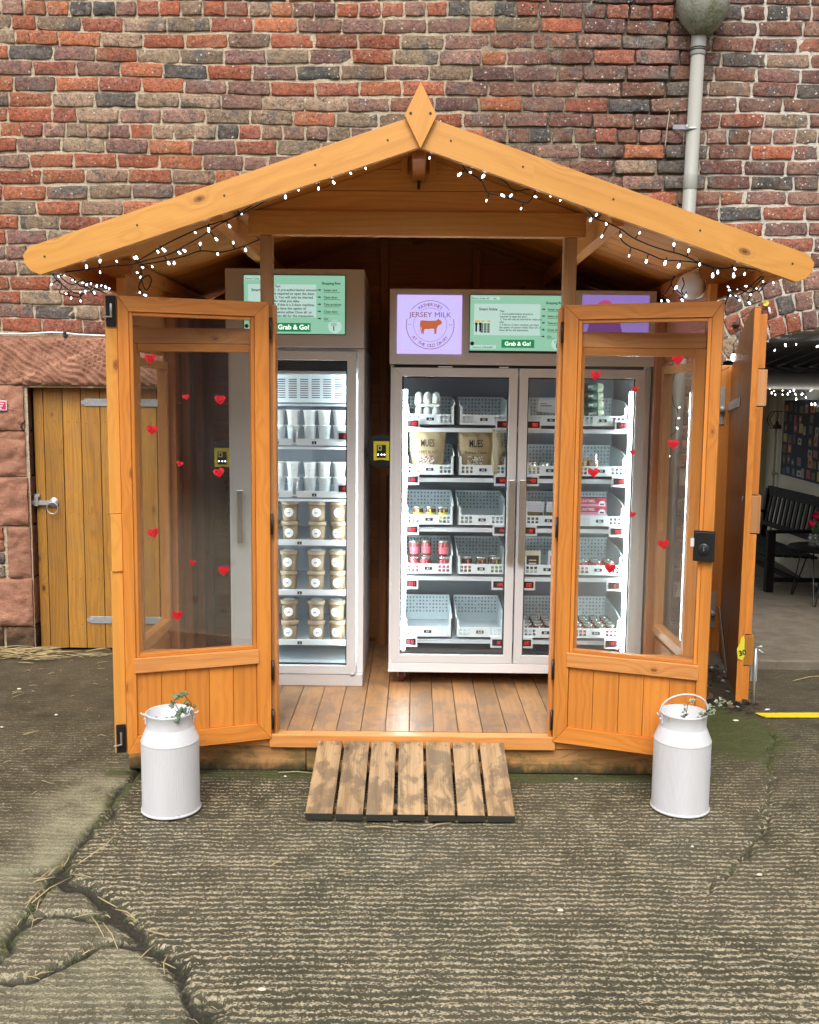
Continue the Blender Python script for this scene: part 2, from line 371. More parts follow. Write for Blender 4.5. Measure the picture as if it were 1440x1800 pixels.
def brick_mat():
    m, t, p, N, L = new_mat('old_brick'); tc = N('ShaderNodeTexCoord').outputs['Object']; g = N('ShaderNodeNewGeometry').outputs['Position']
    c = attr(t, 'tint').outputs['Color']; al = attr(t, 'tint').outputs['Alpha']
    n1 = noise_(t, g, 9.5, 6, .66, .4); n2 = noise_(t, vmap(t, g, (1, 1, 1), (5, 2, 1)), 9, 4, .6)
    n3 = noise_(t, g, 150, 5, .7)
    mott = noise_(t, vmap(t, g, (1, 1, 1.5), (8, 8, 8)), 38, 5, .7, .5)
    col = mixc(t, mth(t, 'MULTIPLY', ramp(t, n1, [(.53, 0), (.62, 1)]), al), c, (.115, .108, .10))
    col = mixc(t, .8, col, ramp(t, mott, [(.32, .45), (.5, .95), (.68, 1.45)]), 'MULTIPLY')
    col = mixc(t, mth(t, 'MULTIPLY', ramp(t, n2, [(.52, 0), (.72, 1)]), .5), col, (.30, .19, .12))
    col = mixc(t, .85, col, ramp(t, n3, [(.30, .30), (.48, 1.0), (.70, 1.6)]), 'MULTIPLY')
    sx = N('ShaderNodeSeparateXYZ'); L(g, sx.inputs[0])
    right = ramp(t, mth(t, 'MULTIPLY_ADD', sx.outputs[0], .25, .5), [(.35, .12), (.6, .8), (1, 1)])
    vo = nd(t, 'ShaderNodeTexVoronoi', Scale=48.0); L(g, vo.inputs['Vector']); sc = N('ShaderNodeSeparateColor'); L(vo.outputs['Color'], sc.inputs[0])
    spot = mth(t, 'MULTIPLY', ramp(t, vo.outputs['Distance'], [(.16, 1), (.26, 0)]), mth(t, 'GREATER_THAN', mth(t, 'ADD', sc.outputs[0], mth(t, 'MULTIPLY', right, .30)), .92))
    cl = ramp(t, noise_(t, g, 5, 3), [(.35, .1), (.6, 1)])
    col = mixc(t, mth(t, 'MULTIPLY', spot, cl), col, (.62, .60, .55))
    ef = mth(t, 'MULTIPLY', ramp(t, noise_(t, vmap(t, g, (1, 1, 1), (9, 9, 9)), 60, 5, .7), [(.58, 0), (.66, 1)]), .5)
    col = mixc(t, ef, col, (.50, .42, .33))
    pit = ramp(t, noise_(t, vmap(t, g, (1, 1, 1.6), (3, 3, 3)), 75, 4, .7), [(.34, 1), (.42, 0)])
    col = mixc(t, mth(t, 'MULTIPLY', pit, .7), col, (.05, .035, .03))
    L(col, p.inputs['Base Color']); p.inputs['Roughness'].default_value = .85; p.inputs['Specular IOR Level'].default_value = .3
    h = mth(t, 'ADD', mth(t, 'MULTIPLY', noise_(t, g, 30, 5, .65), 1.2), mth(t, 'MULTIPLY', n3, .35))
    L(bump(t, mth(t, 'SUBTRACT', h, mth(t, 'MULTIPLY', pit, .5)), .9, .007), p.inputs['Normal']); return m
def mortar_mat():
    m, t, p, N, L = new_mat('lime_mortar'); g = N('ShaderNodeNewGeometry').outputs['Position']
    sx = N('ShaderNodeSeparateXYZ'); L(g, sx.inputs[0])
    n = noise_(t, g, 90, 5, .7); n2 = noise_(t, g, 6, 4, .6); n4 = noise_(t, g, 230, 3, .6)
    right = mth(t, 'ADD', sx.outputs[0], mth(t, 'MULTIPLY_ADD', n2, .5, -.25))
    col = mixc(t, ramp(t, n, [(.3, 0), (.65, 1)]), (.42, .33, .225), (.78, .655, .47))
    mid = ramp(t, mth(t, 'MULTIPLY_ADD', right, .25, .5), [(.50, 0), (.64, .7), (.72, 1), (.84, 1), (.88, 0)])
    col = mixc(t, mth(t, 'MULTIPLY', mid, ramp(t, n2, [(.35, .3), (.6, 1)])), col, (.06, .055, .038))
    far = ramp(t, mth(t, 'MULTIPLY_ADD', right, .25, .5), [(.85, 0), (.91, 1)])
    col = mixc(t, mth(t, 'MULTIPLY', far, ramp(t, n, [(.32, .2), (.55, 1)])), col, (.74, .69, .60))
    col = mixc(t, mth(t, 'MULTIPLY', ramp(t, n4, [(.6, 0), (.68, 1)]), .6), col, (.75, .70, .62))
    L(col, p.inputs['Base Color']); p.inputs['Roughness'].default_value = .95; p.inputs['Specular IOR Level'].default_value = .1
    L(bump(t, mth(t, 'ADD', n, n4), 1.0, .008), p.inputs['Normal']); return m
def stone_mat():
    m, t, p, N, L = new_mat('red_sandstone'); g = N('ShaderNodeNewGeometry').outputs['Position']
    n = noise_(t, vmap(t, g, (1, 1, 2.5)), 9, 5, .6, .5); n3 = noise_(t, g, 140, 4, .7); sx = N('ShaderNodeSeparateXYZ'); L(g, sx.inputs[0])
    col = mixc(t, ramp(t, n, [(.3, 0), (.7, 1)]), (.30, .135, .085), (.50, .26, .17))
    col = mixc(t, .6, col, ramp(t, n3, [(.3, .6), (.7, 1.3)]), 'MULTIPLY')
    low = ramp(t, mth(t, 'ADD', sx.outputs[2], mth(t, 'MULTIPLY', n, .25)), [(.17, 1), (.36, 0)])
    col = mixc(t, mth(t, 'MULTIPLY', low, .85), col, (.085, .08, .045))
    col = mixc(t, mth(t, 'MULTIPLY', ramp(t, noise_(t, g, 60, 4, .7), [(.63, 0), (.7, 1)]), .4), col, (.6, .52, .42))
    L(mixc(t, 1.0, col, attr(t, 'tint').outputs['Color'], 'MULTIPLY'), p.inputs['Base Color']); p.inputs['Roughness'].default_value = .85; p.inputs['Specular IOR Level'].default_value = .2
    L(bump(t, mth(t, 'ADD', n3, noise_(t, vmap(t, g, (3, 3, 9)), 12, 4, .6, 1.0)), .8, .005), p.inputs['Normal']); return m
def ground_mat(inside=False):
    m, t, p, N, L = new_mat('brushed_concrete' if not inside else 'barn_concrete'); g = N('ShaderNodeNewGeometry').outputs['Position']
    sx = N('ShaderNodeSeparateXYZ'); L(g, sx.inputs[0])
    big = noise_(t, g, 1.3, 4, .6); med = noise_(t, g, 9, 5, .65); fine = noise_(t, g, 190, 4, .7)
    if inside:
        col = mixc(t, ramp(t, med, [(.3, 0), (.7, 1)]), (.12, .098, .07), (.21, .175, .13))
        st = ramp(t, noise_(t, vmap(t, g, (2.5, 9, 1)), 2, 5, .6), [(.60, 0), (.68, 1)])
        col = mixc(t, mth(t, 'MULTIPLY', st, .6), col, (.05, .035, .025))
        L(col, p.inputs['Base Color']); p.inputs['Roughness'].default_value = .7
        L(bump(t, fine, .4, .003), p.inputs['Normal']); return m
    wob = mth(t, 'MULTIPLY_ADD', noise_(t, vmap(t, g, (1, .6, 1)), 7, 3, .6), .034, mth(t, 'MULTIPLY', sx.outputs[0], -.012))
    ph = mth(t, 'MULTIPLY', mth(t, 'ADD', sx.outputs[1], wob), 2 * math.pi / .0272)
    rid = mth(t, 'MULTIPLY_ADD', mth(t, 'SINE', ph), .5, .5)
    chunk = noise_(t, vmap(t, g, (118, 165, 60)), 1.0, 4, .60, .6)
    fleck = mth(t, 'ADD', mth(t, 'MULTIPLY', rid, .17), mth(t, 'MULTIPLY', chunk, .92))
    near = ramp(t, mth(t, 'MULTIPLY_ADD', sx.outputs[1], -.4, .4), [(.05, .35), (.40, .62), (.75, 1.0), (1, 1.12)])
    thr = mth(t, 'ADD', mth(t, 'MULTIPLY_ADD', near, .10, fleck), mth(t, 'MULTIPLY_ADD', med, .30, -.15))
    F = ramp(t, thr, [(.690, 0), (.745, 1)])
    dark = mixc(t, ramp(t, med, [(.3, 0), (.7, 1)]), (.044, .041, .021), (.100, .092, .050))
    dark = mixc(t, mth(t, 'MULTIPLY', ramp(t, big, [(.42, 0), (.6, 1)]), .55), dark, (.118, .100, .062))
    dark = mixc(t, mth(t, 'MULTIPLY', attr(t, 'marks').outputs['Alpha'], .45), dark, mixc(t, med, (.040, .030, .020), (.095, .072, .050)))
    pale = mixc(t, ramp(t, chunk, [(.4, 0), (.75, 1)]), (.33, .28, .18), (.68, .58, .40))
    mk = attr(t, 'marks'); sp = N('ShaderNodeSeparateColor'); L(mk.outputs['Color'], sp.inputs[0])   # R crack, G moss, B pale patch, alpha smooth slab
    amt = mth(t, 'MULTIPLY', F, mth(t, 'SUBTRACT', 1.0, mth(t, 'MULTIPLY', mk.outputs['Alpha'], .72)))
    col = mixc(t, amt, dark, pale)
    pm = mth(t, 'MULTIPLY', mth(t, 'MULTIPLY', sp.outputs[2], .82), ramp(t, mth(t, 'MULTIPLY_ADD', fine, .5, mth(t, 'MULTIPLY', med, .5)), [(.36, .15), (.55, 1)]))
    col = mixc(t, pm, col, mixc(t, med, (.42, .385, .265), (.31, .30, .17)))
    mossn = ramp(t, mth(t, 'ADD', mth(t, 'MULTIPLY', med, .7), mth(t, 'MULTIPLY', sp.outputs[1], .75)), [(.62, 0), (.85, 1)])
    col = mixc(t, mth(t, 'MULTIPLY', mossn, .85), col, mixc(t, fine, (.022, .032, .007), (.125, .145, .045)))
    col = mixc(t, ramp(t, sp.outputs[0], [(.25, 0), (.7, 1)]), col, (.045, .040, .028))
    col = mixc(t, .45, col, ramp(t, fine, [(.3, .55), (.7, 1.35)]), 'MULTIPLY')
    L(col, p.inputs['Base Color'])
    L(mth(t, 'MULTIPLY_ADD', med, .35, .42), p.inputs['Roughness']); p.inputs['Specular IOR Level'].default_value = .35
    hh = mth(t, 'ADD', mth(t, 'MULTIPLY', mth(t, 'ADD', mth(t, 'MULTIPLY', rid, .25), chunk), mth(t, 'MULTIPLY_ADD', mk.outputs['Alpha'], -.8, 1.15)), mth(t, 'MULTIPLY', fine, .4))
    L(bump(t, hh, .85, .009), p.inputs['Normal']); return m
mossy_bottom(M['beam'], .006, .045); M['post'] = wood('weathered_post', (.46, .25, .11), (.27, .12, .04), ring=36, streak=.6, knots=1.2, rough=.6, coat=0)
M['brick'] = brick_mat(); M['mortar'] = mortar_mat(); M['stone'] = stone_mat(); M['ground'] = ground_mat(); M['barnfloor'] = ground_mat(True)
def paint_mat():
    m, t, p, N, L = new_mat('worn_yellow_paint'); g = N('ShaderNodeNewGeometry').outputs['Position']; n = noise_(t, g, 60, 5, .7)
    L(mixc(t, ramp(t, n, [(.60, 0), (.68, 1)]), (.78, .58, .02), (.12, .10, .05)), p.inputs['Base Color']); L(bump(t, n, .6, .004), p.inputs['Normal']); p.inputs['Roughness'].default_value = .7; return m
M['paint'] = paint_mat()
def churn_mat():
    m, t, p, N, L = new_mat('white_churn_paint'); g = N('ShaderNodeTexCoord').outputs['Object']; sx = N('ShaderNodeSeparateXYZ'); L(g, sx.inputs[0])
    n = noise_(t, g, 55, 5, .7); low = ramp(t, sx.outputs[2], [(0, 1), (.05, 0)])
    chip = ramp(t, mth(t, 'ADD', n, mth(t, 'MULTIPLY', low, .14)), [(.735, 0), (.76, 1)])
    d = noise_(t, vmap(t, g, (9, 9, 2)), 1, 4, .6)
    base = mixc(t, ramp(t, d, [(.35, 0), (.8, 1)]), (.66, .66, .685), (.57, .57, .565))
    L(mixc(t, chip, base, (.09, .06, .04)), p.inputs['Base Color']); p.inputs['Roughness'].default_value = .4
    return m
M['churn'] = churn_mat()
def hopper_mat():
    m, t, p, N, L = new_mat('lichened_iron'); g = N('ShaderNodeNewGeometry').outputs['Position']; n = noise_(t, g, 14, 5, .65); n2 = noise_(t, g, 80, 4, .7)
    c = mixc(t, ramp(t, n, [(.4, 0), (.6, 1)]), (.26, .27, .22), (.13, .14, .05)); c = mixc(t, ramp(t, n2, [(.4, 0), (.65, .5)]), c, (.45, .45, .40))
    L(c, p.inputs['Base Color']); p.inputs['Roughness'].default_value = .8; L(bump(t, n2, .6, .006), p.inputs['Normal']); return m
M['hopper'] = hopper_mat()

# ------------------------------------------------------------------ ground
def seg_dist(X, Y, pts):
    D = np.full(X.shape, 1e9)
    for (ax, ay), (bx, by) in zip(pts[:-1], pts[1:]):
        dx, dy = bx - ax, by - ay; L2 = dx * dx + dy * dy
        t = np.clip(((X - ax) * dx + (Y - ay) * dy) / L2, 0, 1)
        D = np.minimum(D, np.hypot(X - ax - t * dx, Y - ay - t * dy))
    return D
def vnoise(X, Y, s, seed=0):
    r = np.random.default_rng(seed); G = r.random((256, 256))
    x = X * s; y = Y * s; xi = np.floor(x).astype(int); yi = np.floor(y).astype(int); fx = x - xi; fy = y - yi
    fx = fx * fx * (3 - 2 * fx); fy = fy * fy * (3 - 2 * fy)
    g = lambda a, b: G[a % 256, b % 256]
    return (g(xi, yi) * (1 - fx) * (1 - fy) + g(xi + 1, yi) * fx * (1 - fy) + g(xi, yi + 1) * (1 - fx) * fy + g(xi + 1, yi + 1) * fx * fy) - .5
CR_MAIN = [(-1.03, .1), (-1.035, -.06), (-1.047, -.25), (-1.040, -.40), (-1.055, -.65), (-1.045, -.836), (-1.045, -1.0), (-1.033, -1.25), (-1.05, -1.9)]
CR_LEFT = [(-3, -.83), (-2.0, -.80), (-1.35, -.82), (-1.22, -.812), (-1.05, -.801)]
CR_DIAG = [(-1.05, -.80), (-.935, -.90), (-.815, -1.024), (-.735, -1.109), (-.66, -1.18), (-.618, -1.24), (-.533, -1.359), (-.444, -1.487), (-.38, -1.66), (-.3, -1.9)]
CR_P1 = [(-1.03, -1.10), (-.98, -1.055), (-.934, -1.041), (-.86, -1.05), (-.801, -1.068), (-.72, -1.12)]
CR_P2 = [(-1.0, -1.37), (-.93, -1.33), (-.886, -1.296), (-.83, -1.24), (-.803, -1.206), (-.74, -1.18), (-.66, -1.19)]
CR_R = [(1.56, .66), (1.574, .597), (1.56, .486), (1.50, .35), (1.435, .213), (1.38, .02), (1.294, -.187), (1.21, -.38), (1.12, -.56), (.98, -.74), (.865, -.856)]
xs = np.concatenate([-np.geomspace(90, 2.7, 14), np.arange(-2.5, 2.6, .0125), np.geomspace(2.7, 90, 14)])
ys = np.concatenate([-np.geomspace(90, 2.0, 14), np.arange(-1.8, 1.95, .0125), np.geomspace(2.05, 90, 14)])
GX, GY = np.meshgrid(xs, ys)
wx = GX + vnoise(GX, GY, 14, 1) * .05 + vnoise(GX, GY, 45, 2) * .018; wy = GY + vnoise(GX, GY, 14, 3) * .05 + vnoise(GX, GY, 45, 4) * .018
wob = vnoise(GX, GY, 9, 11) * .5 + .75
def cr(pts, w): return np.clip(1.15 - seg_dist(wx, wy, pts) / (w * wob), 0, 1)
CRK = np.maximum.reduce([cr(CR_MAIN, .017), cr(CR_LEFT, .011), cr(CR_DIAG, .042), cr(CR_P1, .026), cr(CR_P2, .028), cr(CR_R, .010) * .75])
inner = (GX > -3) & (GX < 3) & (GY > -2) & (GY < 2)
GZ = np.where(inner, -.022 * np.clip(CRK * 1.4, 0, 1) + vnoise(GX, GY, 40, 5) * .004 + vnoise(GX, GY, 3, 6) * .006 - .003, -.003)
patch = ((GX > -1.03) & (GY < -.85) & (GX < -.5) & ((GX + 1.05) * 1.17 < (-GY - .80)))
left = GX < -1.05
GZ = np.where(patch & inner, GZ + .006, GZ)
sm = np.where(left & (GY > -.82), .62, 0) + np.where(left & (GY <= -.82), .30, 0) + np.where(patch, .25, 0)
sm = np.maximum(sm, np.clip((GY + .15) * 1.2, 0, .95)); sm = np.maximum(sm, np.clip((GX - 1.35) * 2 + (GY + .5), 0, .6))
pale = np.where(left, np.exp(-((GX + 1.07) / .19) ** 2) * np.clip((GY + 1.0) * 4, 0, 1) * np.clip((.12 - GY) * 3.5, 0, 1) * 1.0, 0)
pale = np.maximum(pale, np.where(left & (GY < -.82), .62, 0)); pale = np.maximum(pale, np.where(patch, .5, 0))
pale = pale * (.9 + vnoise(GX, GY, 10, 7) * 1.1 + vnoise(GX, GY, 30, 17) * .7)
moss = np.exp(-((GY + .03) / .06) ** 2) * .75 * ((np.abs(GX) < 1.15) & (GY < .05))
moss = np.maximum(moss, np.exp(-(((GX - 1.33) / .33) ** 2 + ((GY - .52) / .38) ** 2) * 1.2) * 1.15)
moss = np.maximum(moss, np.exp(-((seg_dist(GX, GY, CR_MAIN)) / .05) ** 2) * .5); moss = np.maximum(moss, np.exp(-((seg_dist(GX, GY, CR_DIAG)) / .05) ** 2) * .35)
moss = np.maximum(moss, np.exp(-((seg_dist(GX, GY, CR_R)) / .06) ** 2) * .45)
moss = np.maximum(moss, .28 * np.exp(-((GY + .25) / .25) ** 2)); moss *= (1 + vnoise(GX, GY, 8, 8) * .8)
n_y, n_x = GX.shape
me = bpy.data.meshes.new('ground')
idx = np.arange(n_x * n_y).reshape(n_y, n_x)
quads = np.stack([idx[:-1, :-1], idx[:-1, 1:], idx[1:, 1:], idx[1:, :-1]], -1).reshape(-1, 4)
me.vertices.add(n_x * n_y); me.vertices.foreach_set('co', np.stack([GX, GY, GZ], -1).astype(np.float32).ravel())
me.loops.add(len(quads) * 4); me.loops.foreach_set('vertex_index', quads.astype(np.int32).ravel())
me.polygons.add(len(quads)); me.polygons.foreach_set('loop_start', np.arange(0, len(quads) * 4, 4, dtype=np.int32))
me.polygons.foreach_set('use_smooth', np.ones(len(quads), dtype=bool)); me.update(calc_edges=True); me.validate()
ca = me.color_attributes.new('marks', 'FLOAT_COLOR', 'POINT')
ca.data.foreach_set('color', np.clip(np.stack([CRK, moss, pale, sm], -1), 0, 1).astype(np.float32).ravel())
me.materials.append(M['ground']); ground = bpy.data.objects.new('ground', me); S.collection.objects.link(ground); tag(ground, kind='structure')

# ------------------------------------------------------------------ farm building: brick wall, stones, doors, arch
WY = 1.70
farm = empty('farm_building', (0, WY, 0), 'old red brick farm building with sandstone door surround and arched opening behind the wooden summerhouse', 'building')
def par(o, p=farm):
    o.parent = p; o.matrix_parent_inverse = p.matrix_world.inverted(); return o
def kid(mb, name, mats, parent, bevel=0.0, seg=2):
    o = mb.build(name, mats, None, bevel, seg); bpy.context.view_layer.update(); return par(o, parent)
AC, AZ, AR = 2.254, .76, 1.057
def in_open(x, z):
    if -2.09 < x < -1.22 and z < 1.47: return True
    if x > 1.60 and z < 1.60 and x < 2.95: return True
    return math.hypot(x - AC, z - AZ) < AR and z > .7 and x > 1.6 and x < 2.95
PAL = dict(red=[(.36, .108, .056), (.41, .14, .068), (.31, .105, .066)], mauve=[(.26, .135, .105), (.23, .12, .10), (.30, .165, .125)],
           tan=[(.30, .215, .14), (.26, .18, .12), (.33, .22, .15), (.27, .165, .11)], dark=[(.115, .095, .082), (.14, .115, .10), (.095, .085, .078)], brown=[(.19, .085, .065), (.17, .09, .075), (.21, .10, .07)])
def brick_col(x):
    k = random.random()
    if x < .2: w = (('red', .42), ('mauve', .24), ('tan', .28), ('dark', .06))
    else: w = (('red', .14), ('mauve', .24), ('brown', .45), ('tan', .07), ('dark', .15))
    for n, q in w:
        if k < q: break
        k -= q
    c = random.choice(PAL[n]); f = random.uniform(.70, 1.12)
    return (c[0] * f, c[1] * f, c[2] * f, {'red': .28, 'mauve': .85, 'tan': .9, 'dark': .75, 'brown': .8}[n]), (1.8 if n == 'dark' else 1.0 if n != 'red' else .6)
BW = MB()
US = [0, .022, .12, .3, .5, .7, .88, .978, 1]; VS = [0, .045, .35, .65, .955, 1]
def brick(fn, L, H, col, rough):
    """fn(u metres, v metres, depth) -> world point"""
    nu, nv = len(US), len(VS); ph = [random.uniform(0, 6.28) for _ in range(8)]
    tilt = random.uniform(-.003, .003); push = random.uniform(-.004, .004); tv = random.uniform(-.03, .03)
    V = []; 
    for j, v in enumerate(VS):
        for i, u in enumerate(US):
            e = max(0, 1 - min(u, 1 - u) * L / .006, 1 - min(v, 1 - v) * H / .006)
            uu = u * L + (.0035 * math.sin(ph[0] + v * 5 + i) if i in (0, nu - 1) else random.uniform(-.002, .002))
            vv = v * H + .0020 * math.sin(ph[1] + u * 7 + (3 if j > 2 else 0)) * (1 if j in (0, nv - 1) else .6)
            corner = (i in (0, nu - 1)) and (j in (0, nv - 1))
            if corner: uu += .0032 * (1 if i == 0 else -1); vv += .0032 * (1 if j == 0 else -1)
            d = push + tilt * (u * 2 - 1) + tv * (v - .5) * .1 + e * .0028 + rough * (.0014 * math.sin(ph[2] + u * 9 + v * 4) + .0010 * math.sin(ph[3] + u * 17 - v * 7) + random.uniform(-.0016, .0016))
            V.append(fn(uu, vv, d))
    F = [(j * nu + i, j * nu + i + 1, (j + 1) * nu + i + 1, (j + 1) * nu + i) for j in range(nv - 1) for i in range(nu - 1)]
    ringi = [i for i in range(nu)] + [j * nu + nu - 1 for j in range(1, nv)] + [(nv - 1) * nu + i for i in range(nu - 2, -1, -1)] + [j * nu for j in range(nv - 2, 0, -1)]
    b = len(V)
    for q in ringi:
        i, j = q % nu, q // nu; V.append(fn(US[i] * L, VS[j] * H, .04))
    m = len(ringi)
    F += [(ringi[(k + 1) % m], ringi[k], b + k, b + (k + 1) % m) for k in range(m)]
    BW.raw(V, F, 0, col, True)
CP = .0772; z = -.02; row = 0
while z < 3.95:
    header = row % 8 == 4; bl = .104 if header else .2145; step = bl + .0112
    x = -5.6 + (row % 2) * (.5 * step) + random.uniform(-.03, .03)
    while x < 5.6:
        l = bl * random.uniform(.95, 1.03)
        if random.random() < .05 and not header: l = bl * .55
        xc, zc = x + l / 2, z + .032
        bad = False
        for qx in (x + .01, xc, x + l - .01):
            if in_open(qx, zc): bad = True
            if -2.62 < qx < -1.15 and zc < 1.735 and not (qx < -2.24 and zc < .70): bad = True
            dd = math.hypot(qx - AC, zc - AZ)
            if dd < AR + .315 and zc > 1.52 and qx > 1.0: bad = True
            if qx > 2.95 and zc < 1.5: bad = bad
        if not bad and not (abs(xc) < .85 and zc < 1.7):
            wav = lambda X: .006 * math.sin(X * 1.7 + row * .3) + .004 * math.sin(X * 4.1 + row)
            col, rg = brick_col(xc)
            brick(lambda u, v, d, x=x, z=z: (x + u, WY - .0105 + d, z + v + wav(x + u)), l, .0640 + random.uniform(-.002, .003), col, rg)
        x += l + .0112 + random.uniform(-.002, .003) + (.003 if x > 1.4 else 0)
    z += CP; row += 1
for k, (r0, r1) in enumerate(((AR + .004, AR + .098), (AR + .108, AR + .20), (AR + .21, AR + .30))):
    a = math.radians(34) + k * .03
    while a < math.radians(146):
        da = random.uniform(.066, .08) / AR
        col, rg = brick_col(1.9 if random.random() < .5 else -1)
        def fn(u, v, d, a=a, r0=r0): t = a + u; return (AC - math.cos(math.pi - t) * 1.0 * (r0 + v) * 1.0 if False else AC + math.cos(t) * (r0 + v), WY - .008 + d, AZ + math.sin(t) * (r0 + v))
        # angular brick: u runs with decreasing angle so faces keep their winding
        def fn2(u, v, d, a=a + da, r0=r0): t = a - u / AR; return (AC + math.cos(t) * (r0 + v), WY - .012 + d, AZ + math.sin(t) * (r0 + v))
        brick(fn2, da * AR, r1 - r0, col, rg); a += da + .013
for k in range(4):
    zz = .425 + k * .0705
    if random.random() < 2: col, rg = brick_col(-1); brick(lambda u, v, d, z=zz: (-2.47 + u + .02 * (k % 2), WY - .012 + d, z + v), .225 - .02 * (k % 2), .060, col, rg)
kid(BW, 'brick_facing', M['brick'], farm)
# mortar bed behind the bricks
MO = MB(); st = .02; nx = int(11.3 / st); nz = int(4.05 / st)
mx_ = -5.65 + np.arange(nx + 1) * st; mz_ = -.02 + np.arange(nz + 1) * st
MXg, MZg = np.meshgrid(mx_, mz_)
rec = WY - .0012 + vnoise(MXg, MZg, 55, 21) * .006 + vnoise(MXg, MZg, 12, 22) * .004 + np.exp(-((MXg - 1.20) / .20) ** 2) * .020
mv = np.stack([MXg, rec, MZg], -1).reshape(-1, 3); keep = []
for j in range(nz):
    zc = mz_[j] + st / 2
    for i in range(nx):
        if not in_open(mx_[i] + st / 2, zc): a = j * (nx + 1) + i; keep.append((a, a + 1, a + nx + 2, a + nx + 1))
me = bpy.data.meshes.new('mortar'); me.from_pydata([tuple(v) for v in mv], [], keep); me.materials.append(M['mortar'])
me.polygons.foreach_set('use_smooth', [True] * len(keep)); me.update()
o = bpy.data.objects.new('mortar', me); S.collection.objects.link(o); bpy.context.view_layer.update(); par(o)
# solid wall body behind (so that light does not pass)
wb = MB()
for b in ((-5.65, 1.735, 0, -2.12, 2.05, 3.95), (-2.12, 1.735, 1.48, -1.2, 2.05, 3.95), (-1.2, 1.735, 0, 1.60, 2.05, 3.95), (1.60, 1.735, 1.84, 2.95, 2.05, 3.95), (2.95, 1.735, 0, 5.65, 2.05, 3.95), (-2.12, 1.82, 0, -1.2, 2.05, 1.48)):
    wb.box(*b)
# soffit of the arch
for k in range(24):
    a0 = math.radians(35 + k * 110 / 24); a1 = math.radians(35 + (k + 1) * 110 / 24)
    p = [(AC + math.cos(t) * r, AZ + math.sin(t) * r) for t, r in ((a0, AR), (a1, AR), (a1, AR + .05), (a0, AR + .05))]
    if AC + math.cos(a1) * AR > 1.45: wb.prism(p, 0, .36, frame((0, 1.712, 0), (1, 0, 0), (0, 0, 1), (0, 1, 0)), 0)
kid(wb, 'wall_core', M['cream'], farm)
# dressed sandstone
def rough_block(x0, z0, x1, z1, yf, depth=.16, amp=.006, style='pitch', tint=1.0, seed=0, st=.011):
    m = MB(); nx = max(2, int((x1 - x0) / st)); nz = max(2, int((z1 - z0) / st)); X, Z = np.meshgrid(np.linspace(x0, x1, nx + 1), np.linspace(z0, z1, nz + 1))
    e = np.minimum.reduce([X - x0, x1 - X, Z - z0, z1 - Z]); D = -amp * 1.2 * np.exp(-e / .009) * -1
    if style == 'tool':
        q = (X * .55 + Z * 1.0) + vnoise(X, Z, 9, seed + 5) * .05
        D = D - amp * 1.5 * (np.abs(np.mod(q, .030) / .030 - .5) * 2) ** 1.0 + vnoise(X, Z, 28, seed) * amp * 1.2
        D = D + np.where((Z - z0) > (X + 2.14) * .42 + .02, .016, 0) * np.where(X < -1.75, 1, 0.6)
    else: D = D + vnoise(X, Z, 16, seed) * amp * 2 + vnoise(X, Z, 40, seed + 1) * amp * 1.3 + vnoise(X, Z, 80, seed + 2) * amp * .6
    V = np.stack([X, yf + D, Z], -1).reshape(-1, 3); F = [(j * (nx + 1) + i, j * (nx + 1) + i + 1, (j + 1) * (nx + 1) + i + 1, (j + 1) * (nx + 1) + i) for j in range(nz) for i in range(nx)]
    m.raw([tuple(v) for v in V], F, 0, tint, True)
    m.box(x0 + .002, yf + .012, z0 + .002, x1 - .002, yf + depth, z1 - .002, tint=tint)
    return m
kid(rough_block(-2.62, 1.475, -1.10, 1.732, 1.675, amp=.012, style='tool', seed=3), 'door_lintel', M['stone'], farm)
for k, (x0, z0, x1, z1, tn) in enumerate(((-2.62, 1.229, -2.108, 1.468, 1), (-2.62, .98, -2.107, 1.222, .95), (-2.62, .712, -2.10, .972, .97), (-2.225, .42, -2.098, .703, .9), (-2.62, .152, -2.094, .412, 1.0), (-2.25, 0, -2.095, .146, .55), (-2.62, 0, -2.265, .146, .5))):
    kid(rough_block(x0, z0, x1, z1, 1.672 + .008 * (k % 2), seed=k * 7 + 1, tint=tn, amp=.008), 'quoin_stone', M['stone'], farm)
kid(rough_block(-1.215, 0, -1.12, 1.468, 1.68, seed=61), 'quoin_stone', M['stone'], farm)
# ledged door on the left
door = empty('ledged_door', (-1.25, 1.76, 0)); par(door)
dbm = MB(); ex = [-2.085, -2.03, -1.925, -1.825, -1.72, -1.62, -1.515, -1.41, -1.31, -1.232]
for a, b in zip(ex[:-1], ex[1:]): dbm.box(a + .0022, 1.76 + random.uniform(-.002, .002), .012, b - .0022, 1.782, 1.458)
dbm.box(-2.08, 1.7825, .03, -1.235, 1.80, 1.45, 1)
for x in ex[:-1]:
    for zz in (1.385, 1.27, .77, .40, .14):
        for dx in (.03, .075):
            if x + dx < -1.24: dbm.lathe([(.0026, 0), (.0026, .0012)], 6, T(x + dx, 1.7595, zz + random.uniform(-.006, .006)) @ RX(math.pi / 2), 1)
kid(dbm, 'board_panel', [M['ledged'], M['black']], door, .0022)
for zz in (1.383, .173):
    hb = MB(); hb.prism([(-1.80, zz - .020), (-1.25, zz - .020), (-1.25, zz + .020), (-1.80, zz + .020), (-1.807, zz + .012), (-1.818, zz + .010), (-1.823, zz), (-1.818, zz - .010), (-1.807, zz - .012)], -.004, 0, frame((0, 1.7565, 0), (1, 0, 0), (0, 0, 1), (0, 1, 0)), 0, grain=(1, 0))
    for xx in (-1.79, -1.60, -1.40): hb.lathe([(.007, 0), (.006, .003), (0, .004)], 10, T(xx, 1.7525, zz) @ RX(math.pi / 2), 0)
    kid(hb, 'strap_hinge', M['galv'], door, .001)
